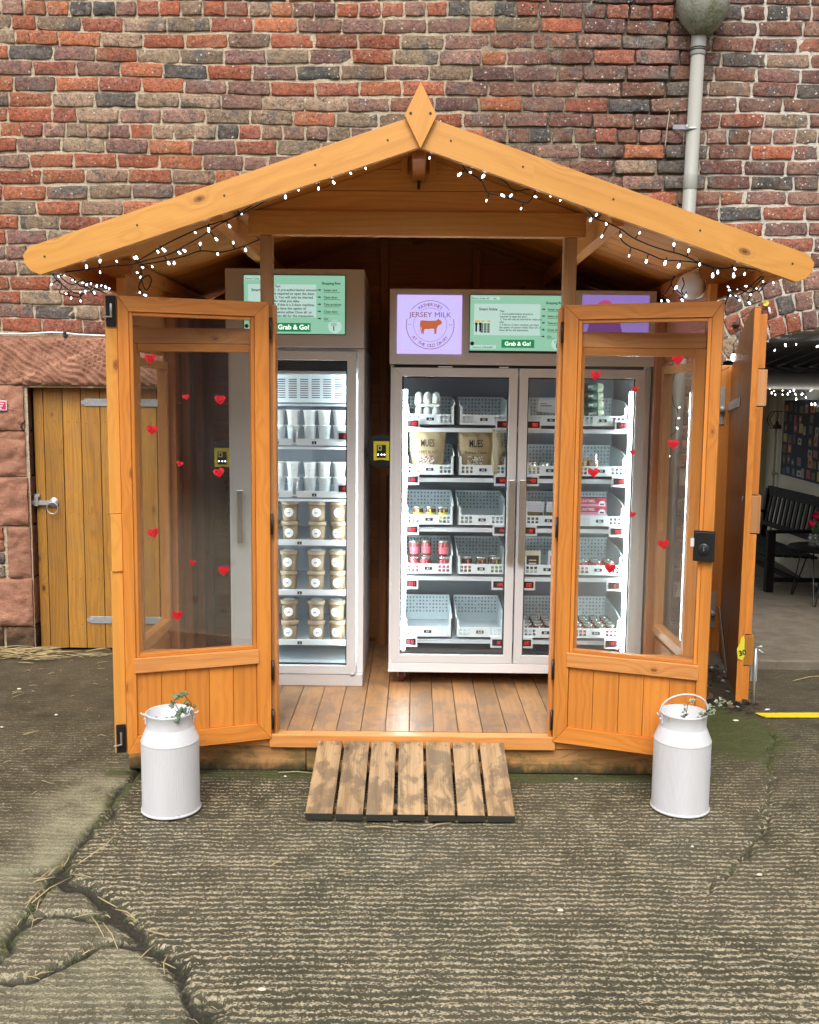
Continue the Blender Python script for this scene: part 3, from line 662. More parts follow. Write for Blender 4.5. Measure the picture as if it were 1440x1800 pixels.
lt = MB(); lt.box(-2.135, 1.738, .818, -1.995, 1.745, .842); lt.box(-2.086, 1.732, .812, -2.066, 1.756, .868); lt.box(-2.092, 1.746, .862, -2.06, 1.757, .878)
lt.lathe([(.027, 0), (.027, .006), (.022, .009), (.018, .014), (.010, .018), (0, .019)], 16, T(-1.985, 1.757, .832) @ RX(math.pi / 2))
lt.tube([(-1.987 + .030 * math.sin(a), 1.733 - .002 * math.cos(a), .802 + .032 * math.cos(a)) for a in [k * math.pi / 14 for k in range(29)]], .0032)
kid(lt, 'ring_latch', M['galv'], door, .0008)
rb = MB(); rb.tube([(-2.105, 1.69, 1.275), (-2.118, 1.675, 1.265), (-2.12, 1.672, 1.245), (-2.108, 1.68, 1.228)], .004); kid(rb, 'iron_hook', M['black'], farm)
# black sheet behind the left door paints the shade in its gap
rv = MB(); rv.box(-2.12, 1.80, 0, -1.2, 1.815, 1.48); kid(rv, 'gap_shade_sheet', M['black'], farm)
# red notice on the quoin
sg = MB(); sg.box(-2.30, 1.655, 1.336, -2.186, 1.661, 1.388, 0)
sg.box(-2.297, 1.6535, 1.341, -2.190, 1.6545, 1.383, 1)
for k, (x0, x1) in enumerate(((-2.28, -2.20), (-2.285, -2.205), (-2.27, -2.212))): sg.box(x0, 1.6525, 1.369 - k * .0125, x1, 1.653, 1.375 - k * .0125, 0)
tag(sg.build('notice_plate', [M['card'], plain('notice_red', (.62, .03, .10), .4)]), 'small red and white notice plate on the red sandstone beside the left door', 'sign')
# cable over the lintel
cb = MB(); cpts = [(-2.6, 1.684, 1.745), (-2.222, 1.684, 1.742), (-2.1, 1.682, 1.742), (-1.95, 1.682, 1.752), (-1.88, 1.682, 1.751), (-1.80, 1.684, 1.742), (-1.68, 1.684, 1.738), (-1.4, 1.684, 1.735), (-1.1, 1.684, 1.736)]
cbl = tag(cb.build('wall_cable', M['white']), 'thin white cable clipped along the brick above the sandstone lintel', 'cable')
cb = MB(); cb.tube(cpts, .0052); cb2 = cb.build('cable_run', M['white'], cbl)
for x in (-1.87, -1.62):
    c = MB(); c.box(x - .008, 1.672, 1.728, x + .008, 1.69, 1.756); c.lathe([(.004, 0), (.004, .006)], 8, T(x, 1.672, 1.73) @ RX(math.pi / 2)); c.build('cable_clip', M['blackplastic'], cbl, .002)
# barn arch: post, leaf, interior
pm = MB(); pm.box(1.602, 1.685, .02, 1.70, 1.80, 1.615); pm.box(1.606, 1.80, .02, 1.72, 1.86, 1.60)
kid(pm, 'arch_door_post', M['inner'], farm, .003)
pl_ = MB()
for zz in (1.40, .285):
    pl_ = MB(); pl_.box(1.600, 1.679, zz - .10, 1.664, 1.684, zz + .10); pl_.lathe([(.016, 0), (.016, .02), (.010, .028), (0, .03)], 12, T(1.648, 1.678, zz - .02) @ RX(math.pi / 2)); kid(pl_, 'hinge_plate', M['galv'], farm, .001)
A0 = Vector((1.715, 1.665, 0)); A1 = Vector((1.515, .775, 0)); lx = (A1 - A0).normalized(); LL = (A1 - A0).length; ln = Vector((lx.y, -lx.x, 0))   # ln: towards the summerhouse side
if ln.x > 0: ln = -ln
leaf = empty('arch_door', A0); par(leaf)
lf = frame(A0, lx, (0, 0, 1), lx.cross(Vector((0, 0, 1))))
nn = lx.cross(Vector((0, 0, 1)))
sgn = 1 if nn.dot(ln) > 0 else -1
def leaftop(u): return 1.60 + .235 * math.sin(min(1, max(0, u / LL)) * math.pi * .52) ** .9
lm = MB(); nb = 8
for k in range(nb):
    u0, u1 = LL * k / nb + .0015, LL * (k + 1) / nb - .0015
    lm.prism([(u0, .055), (u1, .055), (u1, leaftop(u1)), ((u0 + u1) / 2, leaftop((u0 + u1) / 2)), (u0, leaftop(u0))], 0, .026 * sgn, lf, 0, grain=(0, 1))
kid(lm, 'board_panel', M['barnleaf'], leaf, .0015)
le = MB(); le.box(LL + .0005, .055, 0, LL + .012, 1.825, .028 * sgn, 0, lf, 1); kid(le, 'edge_strip', M['door'], leaf, .001)
for (z0, z1, mt) in ((1.40, 1.56, 'newpine'), (.83, 1.0, 'newpine'), (.22, .36, 'barnleaf')):
    g = MB(); g.box(.03, z0, -.042 * sgn, LL - .004, z1, -.001 * sgn, 0, lf, 0); kid(g, 'ledge', M[mt], leaf, .002)
for z0, z1 in ((.365, .825), (1.005, 1.395), (1.565, 1.80), (.06, .215)):
    bs = MB(); bs.box(LL - .05, z0, -.03 * sgn, LL - .008, z1, -.001 * sgn, 0, lf, 1); kid(bs, 'closing_stile', M['door'], leaf, .0015)
for zz, dz in ((1.395, .02), (.285, -.17)):
    h = MB(); q = lambda u, z, d: lf @ Vector((u, z, d * sgn))
    h.bar(q(-.07, zz, .035), q(.03, zz, .034), .04, .005, ln, 0); h.bar(q(.03, zz, .034), q(.50, zz + dz * 1.3, .030), .046, .004, ln, 0)
    kid(h, 'band_hinge', M['galv'], leaf, .001)
bt = MB(); a = lf @ Vector((LL - .03, .30, -.055 * sgn)); bt.tube([a, a + Vector((0, 0, -.26))], .007); bt.tube([a + Vector((-.005, 0, 0)), a + Vector((.022, -.02, .012))], .005); bt.tube([a, a + Vector((.028, -.02, -.022))], .005); bt.bar(a + Vector((0, .012, -.02)), a + Vector((0, .012, -.16)), .03, .004, (0, 1, 0))
kid(bt, 'drop_bolt', M['galv'], leaf)
st_ = MB(); e = lf @ Vector((LL + .0135, .30, .012 * sgn)); ff = frame(e, (lx.cross(Vector((0, 0, 1)))) * -1 if False else Vector((1, 0, 0)), (0, 0, 1), (0, -1, 0))
st_.prism([(-.016, -.045), (-.022, .0), (-.010, .025), (-.006, .05), (.004, .062), (.012, .045), (.012, .01), (.016, -.03), (.006, -.052)], 0, .002, ff, 0)
st_.text('30', .034, T(0, 0, .003) @ T(e.x - .010, e.y - .0035, e.z - .035) @ RY(math.radians(-15)) @ FACING, 1, bold=.03)
kid(st_, 'yellow_sticker', [M['yellow'], M['ink']], leaf)
ws = MB(); e = lf @ Vector((LL - .10, .975, .0275 * sgn)); ws.prism([(-.022, -.008), (.005, -.014), (.020, .002), (.012, .016), (-.004, .008), (-.014, .012)], 0, .002, frame(e, lx, (0, 0, 1), lx.cross(Vector((0, 0, 1)))), 0); kid(ws, 'paper_scrap', M['card'], leaf)
# interior room
fl = MB(); fl.box(1.2, 1.52, -.05, 4.6, 5.6, .05); o = fl.build('barn_floor', M['barnfloor'], None, .012); tag(o, kind='structure')
rm = MB()
RP = [(1.3, 2.06), (1.3, 5.4), (3.265, 5.4), (3.03, 3.3), (2.96, 2.06)]
for a, b in (((2.95, 5.4), RP[2]), (RP[2], RP[3]), (RP[3], RP[4])): rm.bar((a[0], a[1], .95), (b[0], b[1], .95), .04, 1.9, (0, 0, 1), 0, off=(.02 if False else 0, 0))
kid(rm, 'room_wall', M['cream'], farm)
cl_ = MB(); k = 0; x = 1.25
while x < 3.6:
    c0, c1 = Vector((x, 2.0, 1.86)), Vector((x, 5.45, 1.475)); cl_.bar(c0, c1, .112, .02, (0, 0, 1), 0); x += .118
cl_.bar((1.2, 3.7, 1.70), (3.7, 3.7, 1.70), 3.6, .01, (0, -.111, .993), 0)
kid(cl_, 'boarded_ceiling', M['ceil'], farm)
tp = MB(); tp.tube([(3.16, 4.95, .05), (3.16, 4.95, 1.48)], .012, n=8); tp.box(3.13, 4.92, .80, 3.18, 4.96, .825); kid(tp, 'conduit', M['cream'], farm)
sk = MB(); sk.tube([(1.72, 2.3, 1.62), (2.3, 2.3, 1.60), (2.9, 2.35, 1.63)], .004) ; kid(sk, 'ceiling_wire', M['wire'], farm)
# painted line and straw
yl = MB(); yl.prism([(1.572, .752), (2.6, .80), (2.6, .722), (1.60, .695), (1.585, .715)], 0.003, .006, Matrix.Identity(4), 0); tag(yl.build('yellow_line', M['paint']), kind='structure')

# ------------------------------------------------------------------ summerhouse
shed = empty('summerhouse', (0, 0, 0), 'orange stained wooden summerhouse with open glazed double doors and pitched roof in the yard', 'summerhouse')
X0 = .006
b = MB(); b.box(-1.075, .004, 0, -.40, .05, .097); b.box(-.398, .004, 0, 1.08, .05, .097); b.box(-1.075, .05, 0, -1.03, 1.40, .097); b.box(1.035, .05, 0, 1.08, 1.40, .097); b.box(-1.03, 1.35, 0, 1.035, 1.40, .097)
b.build('base_beam', M['beam'], shed, .004)
b = MB(); b.box(-.535, -.018, .099, .545, .03, .150, tint=1.05); b.box(-1.075, -.004, .099, -.537, .03, .140); b.box(.547, -.004, .099, 1.08, .03, .140)
b.build('door_sill', M['rail'], shed, .003)
b = MB(); x = -1.035
while x < 1.03: b.box(x + .0012, .031, .13, x + .0923, 1.36, .152 + random.uniform(-.0006, .0006)); x += .0935
b.build('floor', M['floor'], shed, .0015)
# posts
for xa, xb in ((-.560, -.516), (.530, .576)):
    b = MB(); b.box(xa, .0, .151, xb, .045, 1.990); b.build('door_post', M['post'], shed, .002)
for xa, xb in ((-1.078, -1.050), (1.056, 1.084)):
    b = MB(); b.box(xa, -.002, .141, xb, .03, 1.835, 1 * 0, tint=.95); b.build('corner_post', M['door'], shed, .002)
for sx, p in ((-1, -.516), (1, .530)):
    b = MB(); xx = p if sx < 0 else p - .010; b.box(xx, -.006, .151, xx + .010, .05, 1.745); b.build('door_stop', M['door'], shed, .001)
# cross beam and gable boards
b = MB(); b.box(-.60, -.008, 1.991, .605, .034, 2.076); b.build('cross_beam', M['soffit'], shed, .003)
ZA, SL = 2.272, math.tan(math.radians(18.6))
def und(x): return ZA - abs(x - X0) * SL
z = 2.0765
while z < 2.25:
    z1 = min(z + .072, 2.262); xe = (ZA - z) / SL; xe1 = (ZA - z1) / SL
    b = MB(); b.prism([(X0 - xe, z), (X0 + xe, z), (X0 + xe1, z1), (X0 - xe1, z1)], 0, .014, frame((0, .022, 0), (1, 0, 0), (0, 0, 1), (0, -1, 0)), 0); b.build('gable_board', M['soffit'], shed, .002); z = z1 + .0015
# roof: boards down the slope with a felt layer above
for s in (-1, 1):
    b = MB(); c, sn = math.cos(math.radians(18.6)), math.sin(math.radians(18.6)); dirv = Vector((s * c, 0, -sn)); nv = Vector((s * sn, 0, c))
    y = -.345
    while y < 1.48:
        p = Vector((X0, y + .046, ZA)) + nv * .007; b.bar(p, p + dirv * 1.275, .0905, .012, nv); y += .0925
    b.build('roof_boards', M['soffit'], shed, .0025, 1)
    b = MB(); p = Vector((X0, .575, ZA)) + nv * .020; b.bar(p + dirv * -.0, p + dirv * 1.285, 1.86, .007, nv); b.build('roof_felt', M['moss'], shed)
    b = MB(); p = Vector((X0 + s * 1.197, -.345, und(1.197) - .0235)); b.bar(p, p + Vector((0, 1.83, 0)), .020, .056, (0, 0, 1)); b.build('eave_board', M['inner'], shed, .002)
    b = MB(); b.box(s * .655 - .022, -.30, und(.655) - .075, s * .655 + .022, 1.36, und(.655) - .010); b.build('purlin', M['soffit'], shed, .003)
    b = MB(); b.box(s * 1.055 - .02, .045, und(1.075) - .06, s * 1.055 + .02, 1.36, und(1.075) - .008); b.build('wall_plate', M['inner'], shed, .002)
b = MB(); b.box(X0 - .022, -.33, ZA - .095, X0 + .022, 1.36, ZA - .02); b.build('ridge_beam', M['inner'], shed, .003)
for xx in (-.045, .055):
    b = MB(); b.box(xx - .012, -.02, 2.205, xx + .012, .006, 2.262); b.build('ridge_block', M['soffit'], shed, .002)
b = MB(); b.box(X0 - .005, -.03, 2.15, X0 + .006, -.01, 2.235); b.build('ridge_clip', M['black'], shed)
# barge boards and finial
for s in (-1, 1):
    tip = [(1.215, 1.797), (1.245, 1.808), (1.266, 1.832), (1.270, 1.858), (1.250, 1.884)]
    pts = [(0, 2.203), ] + [(q[0], q[1]) for q in tip] + [(0, 2.305)]
    pts = [(X0 + s * p[0], p[1]) for p in pts]
    g = Vector((math.cos(math.radians(18.6)), -s * math.sin(math.radians(18.6))))
    b = MB(); b.prism(pts, 0, .022, frame((0, -.350 - (0 if s > 0 else .0), 0), (1, 0, 0), (0, 0, 1), (0, -1, 0)), 0, 1.0 if s < 0 else .93, grain=(g.x, g.y))
    for q in (.10, .33, .62, .90, 1.2):
        for dz in (.03,):
            P = Vector((X0 + s * q, -.3725, 2.303 - q * SL - .045)); b.lathe([(.0035, 0), (.0035, .0012)], 8, T(*P) @ RX(math.pi / 2), 1)
    b.build('bargeboard', [M['barge'], M['ink']], shed, .0022)
b = MB(); b.prism([(X0 + .003, 2.398), (X0 + .054, 2.297), (X0 + .004, 2.196), (X0 - .047, 2.297)], 0, .016, frame((0, -.3735, 0), (1, 0, 0), (0, 0, 1), (0, -1, 0)), 0, 1.0, grain=(.3, .95))
for xx in (-.028, .034): b.lathe([(.0045, 0), (.0045, .001)], 8, T(X0 + xx, -.390, 2.302) @ RX(math.pi / 2), 1)
b.build('finial', [M['barge'], M['ink']], shed, .002)
# fixed front panels with windows
def window(x0, x1, z0, z1, y, parent=shed, side=None):
    pass
for s, xo, xi in ((-1, -1.049, -.561), (1, 1.055, .577)):
    a, c = min(xo, xi), max(xo, xi)
    b = MB(); b.box(a, .004, 1.604, c, .040, 1.660); b.build('window_header', M['rail'], shed, .002)
    wf = MB(); w = .040
    wf.box(a, .002, .462, a + w, .038, 1.603); wf.box(c - w, .002, .462, c, .038, 1.603); wf.box(a, .0, .415, c, .038, .461); wf.box(a + w, .004, 1.575, c - w, .036, 1.603)
    f = wf.build('window_frame', M['door'], shed, .002)
    g = MB(); g.box(a + w - .004, .018, .458, c - w + .004, .022, 1.58); g.build('pane', M['glass'], f)
    p = MB(); x = a
    while x < c - .01: p.box(x + .001, .010, .141, min(x + .098, c) - .001, .026, .4145, grain=2); x += .1
    p.build('lower_panel', M['door'], shed, .0015)
# side walls
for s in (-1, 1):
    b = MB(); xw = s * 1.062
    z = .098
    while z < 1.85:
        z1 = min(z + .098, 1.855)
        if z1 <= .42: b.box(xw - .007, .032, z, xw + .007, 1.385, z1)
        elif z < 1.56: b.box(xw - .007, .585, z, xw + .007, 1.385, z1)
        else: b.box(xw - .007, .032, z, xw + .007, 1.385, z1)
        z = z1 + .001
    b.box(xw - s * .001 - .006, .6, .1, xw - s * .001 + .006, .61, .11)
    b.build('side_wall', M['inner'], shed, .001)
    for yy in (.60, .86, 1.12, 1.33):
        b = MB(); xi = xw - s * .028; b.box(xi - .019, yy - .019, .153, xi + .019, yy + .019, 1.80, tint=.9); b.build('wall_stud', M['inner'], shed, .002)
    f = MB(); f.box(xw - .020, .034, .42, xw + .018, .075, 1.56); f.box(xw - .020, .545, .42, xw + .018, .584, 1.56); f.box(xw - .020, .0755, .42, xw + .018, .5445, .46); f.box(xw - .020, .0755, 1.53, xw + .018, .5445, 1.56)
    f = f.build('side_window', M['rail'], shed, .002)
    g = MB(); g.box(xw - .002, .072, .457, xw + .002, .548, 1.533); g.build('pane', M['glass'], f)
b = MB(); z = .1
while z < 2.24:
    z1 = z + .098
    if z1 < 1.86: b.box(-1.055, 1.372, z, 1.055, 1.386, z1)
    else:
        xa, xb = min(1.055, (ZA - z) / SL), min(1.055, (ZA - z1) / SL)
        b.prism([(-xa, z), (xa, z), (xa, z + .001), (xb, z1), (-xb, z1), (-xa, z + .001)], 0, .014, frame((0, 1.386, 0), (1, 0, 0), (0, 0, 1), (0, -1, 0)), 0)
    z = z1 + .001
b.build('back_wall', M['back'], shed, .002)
b = MB()
for xx in (-.62, -.155, .30, .75): b.box(xx - .019, 1.334, .153, xx + .019, 1.371, min(2.2, und(xx) - .02))
b.bar((-.16, 1.35, 1.02), (.35, 1.35, 1.62), .03, .035, (0, 1, 0)); b.build('back_frame', M['back'], shed, .002)
# the two door leaves
def make_door(s):
    ang = math.radians(200) if s < 0 else math.radians(-20)
    org = Vector((-.520, -.020, 0)) if s < 0 else Vector((.527, -.020, 0))
    u = Vector((math.cos(ang), math.sin(ang), 0)); back = Vector((-u.y, u.x, 0))
    if back.y < 0: back = -back
    F = frame(org, u, back, (0, 0, 1))                                  # local x along leaf, y away from camera, z up
    D = empty('door_leaf', org); D.parent = shed
    bpy.context.view_layer.update()
    def K(mb, name, mats, bevel=0.0):
        o = mb.build(name, mats, None, bevel); o.parent = D; o.matrix_parent_inverse = D.matrix_world.inverted(); return o
    Wd, Z0, Z1 = .528 if s < 0 else .551, .135, 1.752; th = .042; x0 = .006
    sw0, sw1 = .052, .036
    fr = MB()
    P = lambda pts, t=None, g=(1, 0): fr.prism(pts, 0, th, F @ frame((0, 0, 0), (1, 0, 0), (0, 0, 1), (0, 1, 0)), 0, t, g)
    tz = .052; bz = .062
    P([(x0, Z0), (x0 + sw0, Z0 + bz), (x0 + sw0, Z1 - tz), (x0, Z1)], None, (0, 1))
    P([(Wd, Z0), (Wd - sw1, Z0 + bz), (Wd - sw1, Z1 - tz), (Wd, Z1)], None, (0, 1))
    P([(x0 + .001, Z1), (x0 + sw0 + .0005, Z1 - tz), (Wd - sw1 - .0005, Z1 - tz), (Wd - .001, Z1)], 1.06)
    P([(x0 + .001, Z0), (x0 + sw0 + .0005, Z0 + bz), (Wd - sw1 - .0005, Z0 + bz), (Wd - .001, Z0)], 1.08)
    K(fr, 'door_frame', M['door'], .0018)
    mr = MB(); mr.box(x0 + sw0 - .006, -.006, .430, Wd - sw1 + .006, .03, .484, 0, F); K(mr, 'middle_rail', M['rail'], .002)
    bd = MB(); gx0, gx1, gz0, gz1 = x0 + sw0 + .0005, Wd - sw1 - .0005, .4845, Z1 - tz - .0005; q = .013
    bd.box(gx0, .006, gz0, gx0 + q, .030, gz1, 0, F); bd.box(gx1 - q, .006, gz0, gx1, .030, gz1, 0, F); bd.box(gx0 + q + .0003, .007, gz1 - q, gx1 - q - .0003, .030, gz1, 0, F); bd.box(gx0 + q + .0003, .004, gz0, gx1 - q - .0003, .030, gz0 + q, 0, F)
    K(bd, 'glazing_bead', M['door'], .002)
    g = MB(); g.box(gx0 + q - .003, .020, gz0 + q - .003, gx1 - q + .003, .024, gz1 - q + .003, 0, F); K(g, 'pane', M['glass'])
    lp = MB(); x = gx0; e = [gx0 + (gx1 - gx0) * k for k in (0, .20, .405, .60, .80, 1)]
    for a, c in zip(e[:-1], e[1:]): lp.box(a + .0008, .009 + random.uniform(0, .0006), Z0 + bz + .0005, c - .0008, .024, .4295, 0, F, 2, random.uniform(.9, 1.1))
    K(lp, 'lower_panel', M['door'], .0012)
    if s < 0:
        for (z0, z1, dy) in ((Z0 + .0, .795, .002), (.797, 1.0, -.004), (1.002, Z1 + .006, .0)):
            a = MB(); a.box(Wd + .0006, .022 + dy, z0, Wd + .040 + dy * .6, .046 + dy, z1, 0, F, 2, 1.1); K(a, 'meeting_strip', M['barge'], .0015)
        for zc in (1.70, .19):
            a = MB(); a.box(Wd + .004, .014, zc - .052, Wd + .037, .0185, zc + .052, 0, F); a.box(Wd + .009, .009, zc - .045, Wd + .013, .014, zc + .045, 0, F); a.box(Wd + .028, .009, zc - .045, Wd + .032, .014, zc + .045, 0, F)
            zt = zc - .02
            p = lambda x, y, z: F @ Vector((x, y, z))
            a.tube([p(Wd + .0205, .009, zt), p(Wd + .0205, .009, zt + .045)], .0045, 1); a.tube([p(Wd + .018, .007, zt), p(Wd + .047, .0, zt - .001)], .0035, 1)
            K(a, 'flush_bolt', [M['black'], M['steel']], .0008)
    else:
        a = MB(); lx0, lx1 = Wd - .062, Wd + .004
        a.box(lx0, -.022, .862, lx1, .0, .962, 0, F); a.box(lx0 - .004, -.004, .858, lx1 + .002, -.0005, .966, 0, F)
        c = F @ Vector(((lx0 + lx1) / 2, -.022, .905)); a.lathe([(.019, 0), (.019, .006), (.016, .008), (.012, .008), (.010, .012), (0, .012)], 20, frame(c, u, (0, 0, 1), -back), 1)
        a.box((lx0 + lx1) / 2 - .0012, -.0353, .898, (lx0 + lx1) / 2 + .0012, -.034, .912, 2, F)
        a.box(lx0 - .013, -.016, .910, lx0 - .0005, -.002, .938, 3, F)
        K(a, 'rim_lock', [M['black'], M['blackplastic'], M['steel'], M['lightgrey']], .002)
    for zc in (1.66, .95, .40, .21) if s < 0 else (1.655, .95, .415, .22):
        a = MB(); a.box(-.004, -.003, zc - .036, .0055, .012, zc + .036, 0, F); a.lathe([(.004, -.038), (.004, .038)], 8, F @ T(0, -.004, zc)); K(a, 'butt_hinge', M['black'])
    return F, D
FL, DL = make_door(-1); FR, DR = make_door(1)
# timber ramp
rp = empty('ramp', (0, -.24, 0), 'low weathered ramp of seven muddy planks in front of the summerhouse doorway', 'ramp')
for k in range(7):
    xb = -.352 + k * .1022 + .0465 + random.uniform(-.002, .002); xt = -.350 + k * .1012 + .0462
    b = MB(); p0 = Vector((xb, -.440 + random.uniform(-.003, .003), .016)); p1 = Vector((xt, -.020, .118)); b.bar(p0, p1, .0905, .024, (0, 0, 1), tint=random.uniform(.85, 1.12))
    b.bar(p0 + Vector((0, -.0018, 0)), p0 + Vector((0, .0005, .0005)), .0905, .0245, (0, 0, 1), 1)
    for dx in (-.03, .03): b.lathe([(.003, 0), (.003, .0014)], 6, T(xt + dx, -.045, .1242), 1)
    b.build('plank', [M['ramp'], M['rampedge']], rp, .0022)
for yy, zz in ((-.36, .018), (-.10, .075)):
    b = MB(); b.box(-.345, yy - .02, max(0, zz - .03), .35, yy + .02, zz + .002); b.build('bearer', M['beam'], rp, .002)
rp.location = (0, 0, 0); 
# lamps in the shed
b = MB(); b.lathe([(.045, 0), (.045, .012), (.03, .022), (0, .026)], 20, T(-.075, .80, und(-.075) - .012) @ RX(math.pi)); tag(b.build('ceiling_lamp', M['white']), 'small round white ceiling lamp under the summerhouse roof', 'lamp')
lp_ = empty('round_lamp', (1.03, .09, 1.835), 'white round cone shaped lamp fixed in the right corner under the roof', 'lamp')
dirn = Vector((-.82, -.50, -.22)).normalized(); yv = dirn.orthogonal().normalized(); FF = frame((1.045, .10, 1.845), yv, dirn.cross(yv), dirn)
for nm, pr in (('base_plate', [(.052, 0), (.052, .014), (.046, .018), (0, .018)]), ('lamp_head', [(.047, .019), (.050, .045), (.047, .060), (.018, .102), (0, .106)])):
    b = MB(); b.lathe(pr, 28, FF, 0); o = b.build(nm, M['white']); bpy.context.view_layer.update(); o.parent = lp_; o.matrix_parent_inverse = lp_.matrix_world.inverted()

# ------------------------------------------------------------------ shared small shapes
COW = [(1.0, .50), (.975, .425), (.93, .40), (.87, .385), (.82, .33), (.775, .24), (.765, .12), (.755, 0), (.715, 0), (.712, .10), (.70, .0), (.665, .0), (.672, .12), (.67, .22), (.55, .23), (.42, .205), (.30, .215), (.245, .20), (.225, .12), (.235, 0), (.19, 0), (.165, .12), (.155, .0), (.115, 0), (.10, .14), (.115, .24), (.085, .34), (.075, .20), (.055, .06), (.04, .06), (.05, .25), (.045, .45), (.07, .56), (.14, .585), (.35, .565), (.6, .57), (.74, .575), (.81, .62), (.84, .665), (.865, .625), (.92, .60), (.965, .55)]
def cow(mb, w, mx, mat, flip=False, d=.0006):
    pts = [((-(x - .5) if flip else (x - .5)) * w, (y - .33) * w) for x, y in COW]
    mb.prism(pts, 0, d, mx, mat, 1.0)
def disc(mb, r, mx, mat, n=28, d=.0006): mb.prism([(r * math.cos(2 * math.pi * k / n), r * math.sin(2 * math.pi * k / n)) for k in range(n)], 0, d, mx, mat, 1.0)
def ringd(mb, r, w, mx, mat, a0=0, a1=360, n=72):
    k = max(2, int(n * (a1 - a0) / 360))
    for i in range(k):
        t0 = math.radians(a0 + (a1 - a0) * i / k); t1 = math.radians(a0 + (a1 - a0) * (i + 1) / k)
        mb.poly([mx @ Vector((rr * math.cos(t), rr * math.sin(t), 0)) for rr, t in ((r - w / 2, t0), (r + w / 2, t0), (r + w / 2, t1), (r - w / 2, t1))], mat)
def arc_text(mb, t, size, r, a_mid, step, mx, mat, inward=False, bold=0.0):
    n = len(t)
    for i, ch in enumerate(t):
        if ch == ' ': continue
        a = math.radians(a_mid + ((i - (n - 1) / 2) * step) * (1 if inward else -1))
        rot = a + math.pi / 2 if inward else a - math.pi / 2
        rr = r
        mb.text(ch, size, mx @ T(rr * math.cos(a), rr * math.sin(a), 0) @ RZ(rot), mat, 'C', bold)
SEG = {'0': 'abcdef', '1': 'bc', '2': 'abged', '3': 'abgcd', '4': 'fgbc', '5': 'afgcd', '6': 'afgedc', '7': 'abc', '8': 'abcdefg', '9': 'abcdfg', ' ': '', '|': 'bc'}
def seg7(mb, t, w, h, mx, mat):
    k = h * .055
    for i, ch in enumerate(t):
        ox = i * w * 1.35
        for q in SEG[ch]:
            x0, y0, x1, y1 = {'a': (0, h, w, h), 'b': (w, h / 2, w, h), 'c': (w, 0, w, h / 2), 'd': (0, 0, w, 0), 'e': (0, 0, 0, h / 2), 'f': (0, h / 2, 0, h), 'g': (0, h / 2, w, h / 2)}[q]
            mb.prism([(ox + min(x0, x1) - k, min(y0, y1) - k), (ox + max(x0, x1) + k, min(y0, y1) - k), (ox + max(x0, x1) + k, max(y0, y1) + k), (ox + min(x0, x1) - k, max(y0, y1) + k)] if True else [], 0, .0006, mx, mat, 1.0)
def display(x, y, z, txt, parent, w=.064, h=.048):
    b = MB(); b.box(x - w / 2, y - .008, z - h / 2, x + w / 2, y + .004, z + h / 2, 0)
    b.box(x - w * .40, y - .0095, z - h * .30, x + w * .40, y - .008, z + h * .30, 1)
    seg7(b, txt, .0060, .0120, face_at(x + .004 - len(txt) * .0042 + .002, y - .0097, z - .0062), 2)
    return b.build('price_display', [M['white'], M['digitbg'], M['red']], parent)
FZ = .153
def child_of(o, p):
    bpy.context.view_layer.update(); o.parent = p; o.matrix_parent_inverse = p.matrix_world.inverted(); return o

